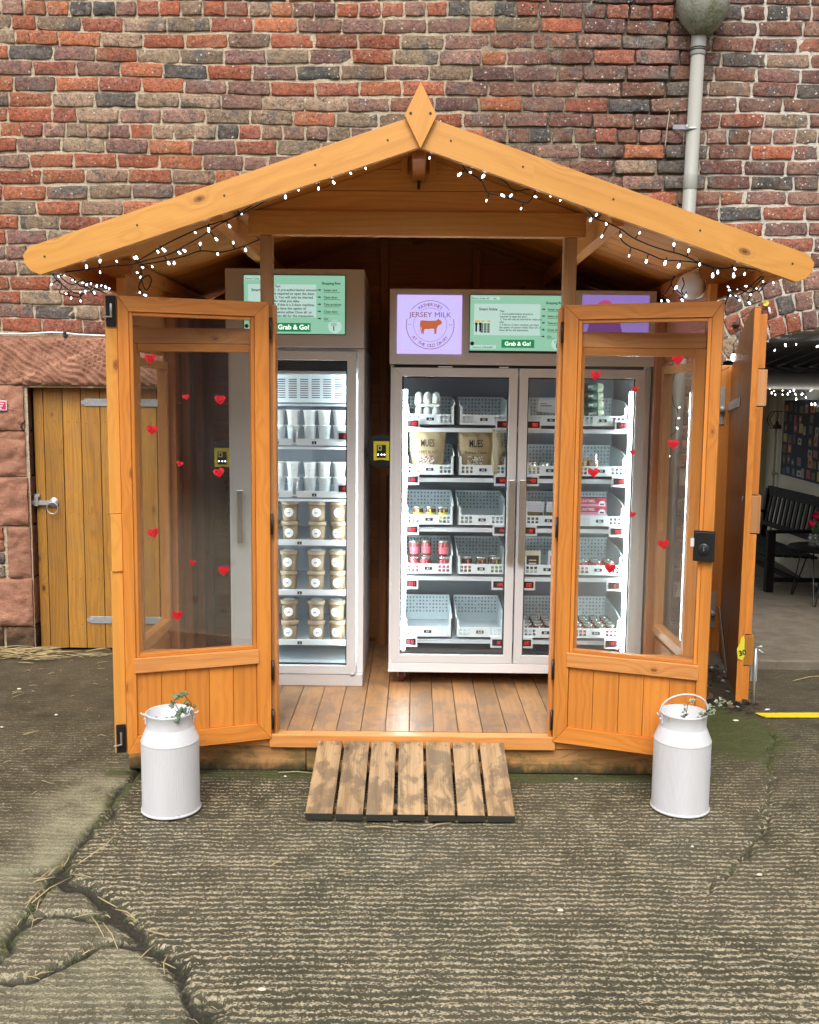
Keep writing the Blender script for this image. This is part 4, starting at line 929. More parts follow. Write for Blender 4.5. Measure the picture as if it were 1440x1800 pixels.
def screen_panel(x0, x1, z0, z1, y, parent, v):
    w, h = x1 - x0, z1 - z0; b = MB()
    X = lambda u: x0 + u * w
    Zf = lambda q: z1 - q * h
    def R(u0, q0, u1, q1, mat, lift): b.box(X(u0), y - lift, Zf(q1), X(u1), y - lift + .0005, Zf(q0), mat, tint=1.0)
    b.box(x0 - .003, y - .002, z0 - (.010 if v == 2 else .003), x1 + .003, y + .004, z1 + .003, 4)
    R(0, 0, 1, 1, 0, .0030)
    R(.02 if v == 2 else .01, .025, .30, .085, 1, .0036)
    R(.04, .155, .715, .72, 1, .0036)
    def Tt(t, u, q, s, mat=3, bold=.012, al='L', sx=1): b.text(t, s * h, face_at(X(u), y - .0044, Zf(q)), mat, al, bold, sx)
    Tt('Device Code: AE', .015, .075, .045); Tt('4.6', .235, .075, .045)
    Tt('Smart fridge', .075 if v == 1 else .09, .275, .068, bold=.02)
    ls = ['Tips:', '1. A pre-authorization amount', 'is required to open the door.', ' 2. You will only be charged', 'for what you take.', '3. If this is a 2-door machine,', 'you have the option of', 'opening either Door #1 or', 'Door #2 for the transaction.'] if v == 1 else \
         ['Tips:', '1. A pre-authorization amount is', 'required to open the door.', ' 2. You will only be charged for what you', 'take.', '3. If this is a 2-door machine, you have', 'the option of opening either Door #1 or', 'Door #2 for the transaction.']
    for i, t in enumerate(ls): Tt(t, .30, (.205 + i * .0635) if v == 1 else (.30 + i * .049), .060 if v == 1 else .046, bold=.018)
    R(.05, .45, .10, .49, 5, .0040); R(.11, .455, .145, .49, 5, .0040); R(.175, .455, .21, .49, 5, .0040)
    for k in range(3):
        for j in range(5): R(.11 + k * .033, .51 + j * .035, .135 + k * .033, .535 + j * .035, 3, .0042)
    for ux in (.055, .095): R(ux, .54, ux + .018, .66, 3, .0042); disc(b, .006, face_at(X(ux + .009), y - .0044, Zf(.52)), 3)
    R(.325, .815 if v == 1 else .80, .66, .965 if v == 1 else .945, 2, .0040)
    Tt('Grab & Go!', .49, .925 if v == 1 else .905, .115 if v == 1 else .10, 6, .03, 'C')
    R(.01, .90, .27, .965, 1, .0036); Tt('Device id: 2794-01MFT', .03, .955, .040)
    disc(b, .0085, face_at(X(.025), y - .0042, Zf(.875)), 3)
    Tt('Shopping flow', .77, .15, .058, bold=.025)
    its = ['Swipe card', 'Open door', 'Take products', 'Close door', 'Go!'] if v == 1 else ['Swipe card', 'Select door', 'Take products', 'Close door', 'Go!']
    for i, t in enumerate(its):
        q = .265 + i * .1225; Tt(t, .79, q, .052, bold=.02); R(.79, q + .018, .95, q + .024, 3, .0042)
        m = face_at(X(.745), y - .0044, Zf(q - .02)); b.prism([(-.006, .002), (.002, .002), (.002, .005), (.008, 0), (.002, -.005), (.002, -.002), (-.006, -.002)], 0, .0005, m, 3)
        if i < 4: disc(b, .003, face_at(X(.87), y - .0044, Zf(q + .058)), 5)
    disc(b, .028 if v == 1 else .026, face_at(X(.90), y - .0034, Zf(.87)), 1)
    R(.86, .80, .92, .86, 0, .0042); R(.885, .86, .895, .94, 3, .0042)
    return b.build('information_screen', [M['screen'], M['screenlight'], M['screenbtn'], M['ink'], M['black'], M['screenyellow'], M['screenwhite']], parent)

def fridge_door(x0, x1, z0, z1, y, w, parent, hx=None, hz=None, wl=None):
    f = MB(); mm = face_at(0, y, 0); wl = wl or w
    for pts in ([(x0, z0), (x0 + wl, z0 + w), (x0 + wl, z1 - w), (x0, z1)], [(x1, z0), (x1 - w, z0 + w), (x1 - w, z1 - w), (x1, z1)], [(x0 + .0006, z1), (x0 + wl + .0004, z1 - w), (x1 - w - .0004, z1 - w), (x1 - .0006, z1)], [(x0 + .0006, z0), (x0 + wl + .0004, z0 + w), (x1 - w - .0004, z0 + w), (x1 - .0006, z0)]):
        f.prism(pts, -.030, 0, mm, 0, 1.0)
    d = f.build('fridge_door', M['grey'] if False else M['lightgrey'], parent, .0015)
    g = MB(); g.box(x0 + wl - .004, y + .010, z0 + w - .004, x1 - w + .004, y + .014, z1 - w + .004); g.build('pane', M['fglass'], d)
    g = MB(); q = .006; a, c, e, k = x0 + wl, x1 - w, z0 + w, z1 - w
    g.box(a, y + .0155, e, a + q, y + .028, k); g.box(c - q, y + .0155, e, c, y + .028, k); g.box(a + q, y + .0155, k - q, c - q, y + .028, k); g.box(a + q, y + .0155, e, c - q, y + .028, e + q); g.build('gasket', M['blackplastic'], d)
    if hx:
        h = MB(); h.box(hx - .014, y - .030, hz[0], hx + .014, y - .020, hz[1]); h.box(hx - .006, y - .020, hz[0] + .02, hx + .006, y - .0005, hz[0] + .04); h.box(hx - .006, y - .020, hz[1] - .04, hx + .006, y - .0005, hz[1] - .02); h.build('handle', M['steel'], d, .004)
    return d
def cabinet(x0, x1, z0, z1, y0, y1, parent, t=.028):
    b = MB(); b.box(x0, y0, z0, x0 + t, y1, z1, 0); b.box(x1 - t, y0, z0, x1, y1, z1, 0); b.box(x0 + t, y0 + .002, z1 - t, x1 - t, y1, z1, 0); b.box(x0 + t, y0 + .002, z0, x1 - t, y1, z0 + t, 0); b.box(x0 + t, y1 - t, z0 + t, x1 - t, y1, z1 - t, 0)
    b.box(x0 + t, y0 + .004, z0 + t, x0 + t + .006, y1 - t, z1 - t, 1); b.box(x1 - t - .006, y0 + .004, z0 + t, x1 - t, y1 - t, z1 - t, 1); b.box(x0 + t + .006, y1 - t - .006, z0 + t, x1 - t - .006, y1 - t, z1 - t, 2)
    b.box(x0 + t + .006, y0 + .006, z0 + t, x1 - t - .006, y1 - t - .006, z0 + t + .004, 1)
    return b.build('cabinet', [M['white'], M['liner'], M['linerdark']], parent, .002)
def reader(x, z, y, parent, s):
    """card reader pod sticking out of the side of a fridge; s=-1 pod rounded to the left"""
    b = MB(); pts = []
    for k in range(17):
        a = math.pi / 2 + math.pi * k / 16; pts.append((.054 * math.cos(a), .072 * math.sin(a) * 1.0))
    pts += [(.062, -.072), (.062, .072)]
    pts = [(s * -1 * p[0] if s > 0 else p[0], p[1]) for p in pts]
    b.prism(pts, -.10, -.008, face_at(x, y, z), 0); ps2 = [(p[0] * .88, p[1] * .88) for p in pts]; b.prism(ps2, -.010, .0, face_at(x, y, z), 0)
    o = b.build('card_reader', [M['blackplastic']], parent, .004)
    c = MB(); m = face_at(x + .013, y - .0005, z + .002)
    c.prism([(-.033, -.040), (0, -.036), (.033, -.040), (.034, .043), (-.034, .043)], 0, .012, m, 0); c.prism([(-.020, -.028), (.020, -.028), (.020, .028), (-.020, .028)], .0122, .0135, m, 1)
    c.prism([(-.015, .004), (0.002, .004), (.002, .025), (-.015, .025)], .0137, .0145, m, 3); c.prism([(-.011, .008), (-.002, .008), (-.002, .021), (-.011, .021)], .0147, .0152, m, 1)
    for k in (-.014, .001, .014): disc(c, .0026, m @ T(k, -.014, .0137), 2)
    c.build('terminal', [M['yellow'], M['black'], M['bulb'], plain('pale_yellow_line', (.6, .65, .25), .4)], o, .0015)

# ------------------------------------------------------------------ narrow fridge (left)
LY = .605
lf_ = empty('vending_fridge', (-.51, LY + .3, FZ), 'tall narrow grey smart fridge with milk cups and tubs behind its glass door', 'fridge')
bpy.context.view_layer.update(); LFP = empty('x'); bpy.data.objects.remove(LFP)
def LK(o): return child_of(o, lf_)
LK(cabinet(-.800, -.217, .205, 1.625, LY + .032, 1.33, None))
b = MB(); b.box(-.802, LY - .012, 1.627, -.216, 1.28, 1.952); LK(b.build('header', M['grey'], None, .003))
LK(screen_panel(-.722, -.297, 1.683, 1.924, LY - .0135, None, 1))
b = MB(); b.box(-.799, LY + .004, FZ, -.218, 1.30, .204); [b.box(-.2175, LY + .008, .160 + k * .006, -.2155, LY + .02, .163 + k * .006) for k in range(6)]; LK(b.build('plinth', M['grey'], None, .002))
dd = fridge_door(-.786, -.250, .207, 1.612, LY, .038, None, -.745, (.79, 1.02), wl=.098); LK(dd)
b = MB(); b.lathe([(.014, 0), (.014, .012)], 12, T(-.262, LY + .012, .200)); LK(b.build('hinge_foot', M['galv'], None))
b = MB(); b.box(-.766, LY + .12, 1.395, -.257, LY + .14, 1.515, 0)
for r in range(9):
    for k in range(10):
        xx = -.755 + k * .0505 + (r % 2) * .0; zz = 1.415 + r * .0098; b.box(xx, LY + .1185, zz, xx + .036, LY + .1199, zz + .0036, 1)
LK(b.build('vent_grille', [M['liner'], M['ink']], None, 0))
b = MB(); b.box(-.766, LY + .04, 1.516, -.257, LY + .14, 1.53); b.box(-.766, LY + .14, 1.38, -.257, LY + .6, 1.39); LK(b.build('cooling_duct', M['liner'], None, .002))
b = MB(); b.tube([(-.268, LY + .045, .27), (-.268, LY + .045, 1.52)], .007, n=8); LK(b.build('light_tube', M['led'], None))
b = MB(); b.tube([(-.70, LY + .045, .27), (-.70, LY + .045, 1.52)], .007, n=8); LK(b.build('light_tube', M['led'], None))
SHL = [1.222, .994, .781, .558, .332]
for i, zz in enumerate(SHL):
    b = MB(); d0 = LY + .06; b.box(-.765, d0 + .01, zz - .008, -.258, 1.26, zz - .003, 0)
    if i < 2:
        b.box(-.765, d0, zz - .012, -.533, d0 + .006, zz + .016, 0); b.box(-.511, d0, zz - .012, -.258, d0 + .006, zz + .016, 0)
        for xx in (-.5335, -.5145): b.prism([(0, 0), (.30, 0), (.30, .07), (.02, .05), (0, .03)], 0, .0035, frame((xx, d0, zz), (0, 1, 0), (0, 0, 1), (1, 0, 0)), 0)
        b.box(-.765, d0 + .01, zz - .030, -.258, d0 + .02, zz - .020, 0)
    else: b.box(-.765, d0, zz - .011, -.258, d0 + .006, zz + .014, 0)
    for j, (xx, t) in enumerate((((-.60, str(2 * i + 1)), (-.435, str(2 * i + 2))) if i < 2 else ((-.50, str(i + 3)),))):
        b.box(xx - .010, d0 - .0015, zz - .007, xx + .010, d0 - .0005, zz + .006, 1); b.text(t, .011, face_at(xx, d0 - .0020, zz - .005), 0, 'C', .02)
    LK(b.build('shelf', [M['shelf'], M['ink']], None))
LK(display(-.302, LY + .052, 1.252, '25', None)); LK(display(-.302, LY + .052, 1.024, '225', None))
reader_l = None
reader(-.846, 1.150, .66, lf_ if False else None, -1)
for o in [o for o in S.objects if o.name.startswith('card_reader') and o.parent is None]: child_of(o, lf_)
b = MB(); b.tube([(-.86, .73, 1.08), (-.80 - .03, .74, .98), (-.825, .75, .90), (-.85, .74, .86)], .003); LK(b.build('reader_cable', M['wire'], None))
# contents
cupm = MB(); cupm.lathe([(.020, 0), (.0215, .001), (.0285, .072), (.0305, .0725), (.031, .0755), (.0295, .077), (.0275, .0745), (.0, .0735)], 28)
cupm.text('o o', .007, face_at(0, -.0262, .040), 1, 'C'); cupm.text('-', .012, face_at(0, -.0258, .033), 1, 'C')
proto_cup = cupm.build('milk_cup', [M['cup'], M['inkgrey']])
tub = MB(); tub.lathe([(.030, 0), (.0315, .001), (.0365, .074)], 32, mat=0); tub.lathe([(.0365, .0745), (.0405, .0745), (.0405, .090), (.0385, .0915), (.0, .0915)], 32, mat=1)
proto_tub = empty('ice_cream_tub')
tb = tub.build('tub_body', [M['kraft'] if False else M['tub'], M['tublid']], proto_tub)
st_ = MB()
for k in range(-6, 6):
    pass
def curved_disc(mb, R, r, zc, mat, n=20, lift=.0006, tap=.067):
    c = (0, 0); rings = 5
    P = lambda a, z: ((R + (z - zc) * tap + lift) * math.sin(a), -(R + (z - zc) * tap + lift) * math.cos(a), z)
    pts = [[P(0, zc)]]
    for i in range(1, rings + 1):
        pts.append([P(r * i / rings * math.cos(2 * math.pi * k / n) / R, zc + r * i / rings * math.sin(2 * math.pi * k / n)) for k in range(n)])
    V = [pts[0][0]] + [p for q in pts[1:] for p in q]; F = [(0, 1 + k, 1 + (k + 1) % n) for k in range(n)]
    for i in range(rings - 1): F += [(1 + i * n + k, 1 + (i + 1) * n + k, 1 + (i + 1) * n + (k + 1) % n, 1 + i * n + (k + 1) % n) for k in range(n)]
    mb.raw(V, F, mat, 1.0, True)
curved_disc(st_, .0342, .0205, .040, 0)
cow(st_, .016, face_at(0, -.0352, .038), 1); st_.text('jersey milk', .0045, face_at(0, -.0354, .050), 1, 'C')
st_.build('round_label', [M['sticker'], M['inkgrey']], proto_tub)
l2 = MB(); disc(l2, .027, T(0, 0, .0917), 0); cow(l2, .02, T(0, 0, .0925), 1); l2.build('lid_label', [M['sticker'], M['inkgrey']], proto_tub)
used = dict(cup=False, tub=False)
ORD = ['leftmost', 'second', 'third', 'fourth', 'fifth', 'sixth']
def put(key, proto, loc, rz, label, cat, group):
    if not used.get(key): o = proto; used[key] = True
    else: o = copy_tree(proto)
    o.matrix_world = T(*loc) @ RZ(rz); tag(o, label, cat, group); return o
for i, (sh, tn) in enumerate(((0, 'top'), (1, 'second'))):
    for c, px in enumerate((490, 515, 545, 570, 597)):
        xx = atY(px, 760, .72).x
        for tier in (0, 1):
            put('cup', proto_cup, (xx + random.uniform(-.001, .001), .725 + random.uniform(-.003, .003), SHL[sh] - .002 + tier * .0655), random.uniform(-.3, .3),
                f"white paper milk cup, {'upper' if tier else 'lower'} tier, {ORD[c]} column, {tn} shelf of the narrow fridge", 'cup', 'milk cups on the upper shelves')
for i in (2, 3, 4):
    for c, px in enumerate((474, 508, 557, 593)):
        xx = atY(px + (2 if i == 2 else 0), 900, .735).x
        for tier in (0, 1):
            put('tub', proto_tub, (xx + random.uniform(-.003, .003), .735 + random.uniform(-.004, .004), SHL[i] - .002 + tier * .0925), random.uniform(-.25, .25),
                f"kraft ice cream tub, {'upper' if tier else 'lower'} tier, {ORD[c]} column, {['third', 'fourth', 'bottom'][i - 2]} shelf of narrow fridge", 'tub', 'ice cream tubs on the lower shelves')
# ------------------------------------------------------------------ double fridge (right)
RY_ = .625
rf = empty('vending_fridge', (.45, RY_ + .3, FZ), 'wide two door grey smart fridge on castors with lit sign, baskets of jars and pouches', 'fridge')
def RK(o): return child_of(o, rf)
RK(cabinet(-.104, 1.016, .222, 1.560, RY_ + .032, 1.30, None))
b = MB(); b.box(-.109, RY_ - .012, 1.562, 1.018, 1.25, 1.877); RK(b.build('header', M['grey'], None, .003))
b = MB(); b.box(-.106, RY_ - .002, .2150, 1.018, 1.29, .2215); b.box(-.104, RY_ - .001, .2217, 1.016, RY_ + .031, .2555); RK(b.build('base_rail', M['white'], None, .002))
# lit logo panel
b = MB(); lx0, lx1, lz0, lz1 = -.077, .196, 1.606, 1.851; ly = RY_ - .0135; b.box(lx0, ly - .002, lz0, lx1, ly + .003, lz1, 0)
b.box(lx0 + .02, ly - .0024, lz0 + .02, lx1 - .02, ly - .0021, lz1 - .02, 1); LC = face_at((lx0 + lx1) / 2 + .003, ly - .0032, 1.727)
ringd(b, .101, .0022, LC, 2, 38, 142); ringd(b, .101, .0026, LC, 2, 166, 374); ringd(b, .070, .0014, LC, 2, 54, 126); ringd(b, .070, .0014, LC, 2, 152, 388)
b.text('JERSEY MILK', .030, LC @ T(0, .032, 0), 2, 'C', 0, 1.1)
for k in range(11):
    pass
arc_text(b, 'KATHERINES', .0195, .0775, 90, 7.2, LC, 2, bold=.004); arc_text(b, 'AT THE OLD DAIRY', .0195, .093, 270, 7.0, LC, 2, True, bold=.004)
b.text('EST', .009, LC @ T(-.086, -.002, 0), 2, 'C'); b.text('2022', .009, LC @ T(.086, -.002, 0), 2, 'C'); cow(b, .098, LC @ T(.001, -.006, 0), 3)
RK(b.build('logo_panel', [M['logobg'], M['logomid'], M['logoink'], M['logocow']], None))
RK(screen_panel(.231, .645, 1.622, 1.853, ly, None, 2))
b = MB(); b.box(.704, ly - .002, 1.616, .986, ly + .003, 1.858, 0); m = face_at(.80, ly - .003, 1.80); disc(b, .037, m, 1); b.prism([(-.075, -.10), (-.06, -.035), (-.03, -.022), (.03, -.022), (.06, -.035), (.075, -.10)], 0, .0006, m, 2)
b.box(.72, ly - .003, 1.635, .97, ly - .0022, 1.66, 3)
RK(b.build('advert_panel', [emit('advert_lilac', (.36, .25, .75), .38), emit('advert_pink', (.45, .06, .16), .6), emit('advert_plum', (.16, .05, .22), .5), M['logoink']], None))
dl_ = fridge_door(-.091, .441, .257, 1.548, RY_, .037, None, .4215, (.715, 1.075)); RK(dl_); dr_ = fridge_door(.4475, .983, .257, 1.548, RY_, .037, None, .470, (.71, 1.075)); RK(dr_)
b = MB(); b.box(-.09, RY_ + .015, 1.549, .98, RY_ + .03, 1.561); b.box(.10, RY_ + .0, 1.550, .16, RY_ + .015, 1.555, 1); b.box(.36, RY_, 1.550, .40, RY_ + .015, 1.555, 1); RK(b.build('door_gap', [M['blackplastic'], M['white']], None))
for xx, a0 in ((-.040, .31), (.935, .31)):
    b = MB(); b.tube([(xx, RY_ + .034, a0), (xx, RY_ + .034, 1.455)], .009, n=10); b.lathe([(.010, 0), (.010, .02)], 10, T(xx, RY_ + .034, a0 - .02), 1); RK(b.build('light_tube', [M['led'], M['white']], None))
for i, (xx, yy) in enumerate(((-.047, .70), (.95, .70), (-.047, 1.2), (.95, 1.2))):
    b = MB(); b.lathe([(.027, -.012), (.0285, -.009), (.0285, .009), (.027, .012)], 20, T(xx, yy, FZ + .0285) @ RY(math.pi / 2), 0); b.lathe([(.009, -.019), (.009, .019)], 12, T(xx, yy, FZ + .0285) @ RY(math.pi / 2), 1)
    for s in (-1, 1): b.box(xx + s * .016 - .0015, yy - .012, FZ + .02, xx + s * .016 + .0015, yy + .012, FZ + .052, 1)
    RK(b.build('castor', [plain('maroon_rubber', (.13, .02, .03), .35), M['steel']], None, .002))
reader(-.155, 1.186, .66, None, -1)
for o in [o for o in S.objects if o.name.startswith('card_reader') and o.parent is None]: child_of(o, rf)
SHR = [1.307, 1.087, .866, .647, .361]
DISP = {0: (('120', -.008), ('175', .386), ('300', .520), ('2 5', .905)), 1: (('25', -.008), ('525', .384), ('450', .516), ('150', .900)), 2: (('600', -.008), ('175', .383), ('39', .513), ('350', .895)), 3: (('26|', -.008), ('265', .383), ('200', .510), (' 2 ', .892)), 4: (('018', -.010), ('00', .383), ('320', .506), ('720', .890))}
BY = RY_ + .068
for i, zz in enumerate(SHR):
    for (xa, xb) in ((-.068, .438), (.452, .976)):
        b = MB(); b.box(xa, BY + .01, zz - .022, xb, 1.25, zz - .016, 0); b.box(xa, BY + .012, zz - .034, xb, BY + .020, zz - .022, 0); RK(b.build('shelf', [M['shelf']], None))
    for t, xx in DISP[i]: RK(display(xx, BY - .006, (zz + .002 if i == 0 else zz - .022) if i != 3 else zz - .045, t, None))
# baskets
def basket_mesh():
    b = MB(); w, dp, hb, hf = .213, .34, .120, .044; t = .003
    def grid(o, ux, uz, W_, H_, nu, nv, br, dshift=0):
        for k in range(nu + 1):
            p = Vector(o) + Vector(ux) * (W_ * k / nu); b.bar(p, p + Vector(uz) * H_, br, t, Vector(ux).cross(Vector(uz)), 0, 1.0)
        for k in range(nv + 1):
            p = Vector(o) + Vector(uz) * (H_ * k / nv); b.bar(p, p + Vector(ux) * W_, br, t * .92, Vector(ux).cross(Vector(uz)), 0, 1.0)
    # front panel with 2 x 3 holes each side
    hs = [.018, .034, .050]; x0 = -w / 2
    cols = sorted([x0 + .014 + k * .018 for k in range(3)] + [-x0 - .026 - k * .018 for k in range(3)]); hw = .012
    ed = [x0] + [e for c in cols for e in (c, c + hw)] + [w / 2]
    for k in range(0, len(ed), 2): b.box(ed[k], 0, .0085, ed[k + 1], t, .0365, 0, tint=1.0)
    for c in cols: b.box(c, .0004, .0205, c + hw, t - .0004, .0245, 0, tint=1.0)
    b.box(x0, 0, 0, w / 2, t, .0084, 0, tint=1.0); b.box(x0, 0, .0366, w / 2, t, hf, 0, tint=1.0)
    for s in (-1, 1):
        b.prism([(s * w / 2, hf), (s * w / 2, .083), (s * (w / 2 - .008), .083), (s * (w / 2 - .013), .077), (s * (w / 2 - .013), .05), (s * (w / 2 - .018), hf)], 0, t, frame((0, t, 0), (1, 0, 0), (0, 0, 1), (0, -1, 0)), 0, 1.0)
        b.prism([(0, 0), (dp, 0), (dp, hb), (dp - .02, hb), (.10, .104), (.03, .092), (.004, .083), (0, .083)], 0, t, frame((s * (w / 2) - (t if s > 0 else 0), 0, 0), (0, 1, 0), (0, 0, 1), (1, 0, 0)), 0, 1.0)
        b.tube([(s * w / 2, .0, .083), (s * w / 2, .03, .092), (s * w / 2, .10, .105), (s * w / 2, dp - .02, hb)], .0028, n=5)
    grid((x0 + .004, dp - .003, .035), (1, 0, 0), (0, 0, 1), w - .008, hb - .037, 13, 5, .0082)
    for k in range(3):
        p = Vector((x0 + .02 + k * .065, dp - .004, .04)); b.bar(p, p + Vector((.05, 0, .070)), .004, t, (0, 1, 0), 0, 1.0)
        p = Vector((x0 + .07 + k * .065, dp - .004, .04)); b.bar(p, p + Vector((-.05, 0, .070)), .004, t, (0, 1, 0), 0, 1.0)
    b.box(x0 + .004, dp - t, 0, w / 2 - .004, dp, .032, 0, tint=1.0); b.tube([(x0, dp, hb), (w / 2, dp, hb)], .003, n=5)
    b.box(x0 + t, t, .0, w / 2 - t, dp - t, .0022, 0, tint=1.0)
    return b
proto_b = basket_mesh().build('plastic_basket', M['basket'])
BX = {'A': (.069, .303), 'B': (.610 - .0, .828)}
BX['B'] = (.596, .822)
rown = ['top', 'second', 'third', 'fourth', 'bottom']; bk = 0
cont = {'A1': 'holding egg boxes', 'A2': 'nearly empty', 'A3': 'holding a berry muesli pouch', 'A4': 'holding an antique classic pouch', 'A5': 'with yellow labelled jars', 'A6': 'with flat packets', 'A7': 'with red jars stacked', 'A8': 'with orange and green jars', 'A9': 'empty', 'A10': 'empty', 'B1': 'with a carded packet', 'B2': 'with green wrapped rolls', 'B3': 'with yellow labelled pots', 'B4': 'with a bag of biscuits', 'B5': 'with carded bags', 'B6': 'with pink boxes', 'B7': 'with black labelled packs', 'B8': 'with pink labelled jars', 'B9': 'full of silver lidded jars', 'B10': 'full of mixed jars'}
BPOS = {}
for r in range(5):
    for col in 'AB':
        for c in (0, 1):
            nm = f'{col}{2 * r + 1 + c}'
            o = proto_b if bk == 0 else proto_b.copy()
            if bk: S.collection.objects.link(o)
            bk += 1; xx = BX[col][c]; o.location = (xx, BY, SHR[r] - .001); BPOS[nm] = (xx, BY, SHR[r] + .0015)
            tag(o, f'pale plastic basket marked {nm} in the wide fridge, {cont[nm]}', 'basket', 'baskets in the wide fridge')
            b = MB(); b.box(-.0165, -.0022, .0165, .0165, -.0004, .0295, 0); b.text(nm, .0125, face_at(0, -.0027, .0186), 1, 'C', .025); lb = b.build('number_tag', [M['ink'], M['white']]); lb.parent = o
# ---- contents of the wide fridge
RW = ['front', 'second', 'third', 'back']; CW = ['far left', 'centre left', 'centre right', 'far right']
def thing(mb, name, mats, label, cat, loc, rz=0, group=None, bevel=0.0):
    o = mb.build(name, mats, None, bevel); o.location = loc; o.rotation_euler = (0, 0, rz); return tag(o, label, cat, group)
def at_b(nm, dx=0, dy=0, dz=0): p = BPOS[nm]; return (p[0] + dx, p[1] + dy, p[2] + dz)
# egg boxes
for k in range(2):
    b = MB(); z0 = 0
    b.box(-.052, -.03, .0, .052, .12, .012, 0)
    for i in range(3):
        for j in range(4): b.lathe([(.019, .0), (.0185, .03), (.015, .046), (.006, .054), (0, .055)], 12, T(-.038 + i * .038, -.012 + j * .038, .010), 0)
    thing(b, 'egg_box', M['eggbox'], f"translucent half dozen egg box, {'upper' if k else 'lower'} of the stack in basket A1", 'egg box', at_b('A1', -.012, .06,   .012 + k * .062), random.uniform(-.05, .05), 'egg boxes in the top left basket')
def pouch(nm, l1, l2, dx, rz, label, seeds):
    o = empty('muesli_pouch', (0, 0, 0)); b = MB(); n = 14; H = .198
    V = []; 
    for j in range(n + 1):
        v = j / n; hw = .075 + .006 * v - .012 * (1 - v) ** 2; th = .030 * (1 - v) ** .8 + .002
        for i in range(17):
            u = -1 + 2 * i / 16; bul = (1 - u * u) ** .7; wr = .0022 * math.sin(u * 9 + j) * v
            V.append((u * hw, -th * bul + wr, v * H))
    F = [(j * 17 + i, j * 17 + i + 1, (j + 1) * 17 + i + 1, (j + 1) * 17 + i) for j in range(n) for i in range(16)]; k0 = len(V)
    V += [(x, -y * .9 + .003, z) for x, y, z in V]; F += [tuple(k0 + q for q in f[::-1]) for f in F[:n * 16]]
    edge = [i for i in range(17)] ; 
    F += [(n * 17 + i + 1, n * 17 + i, k0 + n * 17 + i, k0 + n * 17 + i + 1) for i in range(16)] + [(i, i + 1, k0 + i + 1, k0 + i) for i in range(16)]
    F += [((j + 1) * 17, j * 17, k0 + j * 17, k0 + (j + 1) * 17) for j in range(n)] + [(j * 17 + 16, (j + 1) * 17 + 16, k0 + (j + 1) * 17 + 16, k0 + j * 17 + 16) for j in range(n)]
    b.raw(V, F, 0, 1.0, True); b.build('pouch_bag', M['kraft'], o)
    t = MB(); t.text('MUES', .046, face_at(0, -.0225, .118), 0, 'C', .008, .55); t.text(l1, .0185, face_at(0, -.0285, .088), 0, 'C', .006, .85); t.build('pouch_lettering', M['ink'], o)
    w = MB()
    r = random.Random(seeds)
    for _ in range(170):
        x, z = r.uniform(-.036, .030), r.uniform(.020, .078); w.lathe([(r.uniform(.002, .0042), 0), (.0025, .0012), (0, .0015)], 5, T(x, -.0335 + abs(x) * .12 + z * .07, z) @ RX(math.pi / 2) @ RZ(r.random()), r.randint(0, 2))
    w.build('clear_window', [M['card'], M['bread'] if l1[0] != 'B' else M['jarpink'], M['lcream']], o)
    o.matrix_world = T(*at_b(nm, dx, .055, .001)) @ RZ(rz); tag(o, label, 'pouch', 'muesli pouches in the second row'); return o
pouch('A3', 'BERRY BLAST', '', -.010, .0, 'kraft muesli pouch lettered berry blast, in basket A3', 1)
pouch('A4', 'Antique Classic', '', -.030, .0, 'kraft muesli pouch lettered antique classic, in basket A4', 2)
pouch('A4', 'Antique Classic', '', .072, math.radians(68), 'kraft muesli pouch turned sideways at the right of basket A4', 3)
# jars
def jar_proto(rad, h, lab, cont_):
    o = empty('jar'); b = MB(); b.lathe([(rad * .9, 0), (rad, .004), (rad, h * .76), (rad * .86, h * .84), (rad * .86, h * .86)], 24); b.build('jar_body', M[cont_], o)
    l = MB(); l.lathe([(rad * .92, h * .85), (rad * .97, h * .86), (rad * .97, h * .98), (rad * .93, h), (0, h)], 24); l.build('jar_lid', M['lid'], o)
    q = MB(); n = 14; a0 = 1.15
    V = [((rad + .0006) * math.sin(-a0 + 2 * a0 * i / n), -(rad + .0006) * math.cos(-a0 + 2 * a0 * i / n), z) for z in (h * .10, h * .58) for i in range(n + 1)]
    F = [(i, i + 1, n + 2 + i, n + 1 + i) for i in range(n)]; q.raw(V, F, 0, 1.0, True)
    for z in (h * .62,): q.box(-.003, -(rad + .0012), h * .50, .003, -(rad + .0002), h * .82, 0, tint=1.0)
    for k in range(3): q.box(-rad * .5, -(rad + .0009) - .0002, h * (.2 + k * .11), rad * .5, -(rad * .87 + .0004), h * (.22 + k * .11), 1, tint=1.0) if False else None
    q.build('jar_label', [M[lab], M['ink']], o); return o
JP = {}
def jar(kind, loc, label, group, rz=None):
    key = 'jar' + kind
    if key not in JP:
        rad, h, lab, ct = dict(yellow=(.0235, .060, 'lyellow', 'jarglass'), pot=(.026, .042, 'lyellow', 'lid'), red=(.024, .066, 'lpink', 'jarpink'), orange=(.024, .068, 'lorange', 'jarglass'), green=(.024, .068, 'lgreen', 'jarglass'), small=(.0245, .044, 'lpink', 'jarpink'), cream=(.0235, .050, 'lcream', 'jarglass'), mixy=(.0235, .050, 'lyellow', 'jarglass'), mixr=(.0235, .050, 'lpink', 'jarpink'))[kind]
        JP[key] = jar_proto(rad, h, lab, ct); o = JP[key]; 
    else: o = copy_tree(JP[key])
    o.matrix_world = T(*loc) @ RZ(random.uniform(-.25, .25) if rz is None else rz); tag(o, label, 'jar', group)
G5 = 'jars with yellow labels'
for k, q in enumerate(('left', 'middle', 'right')): jar('yellow', at_b('A5', -.048 + k * .055, .04, .014), f'yellow labelled jar with silver lid, {q} one of three in basket A5', G5)
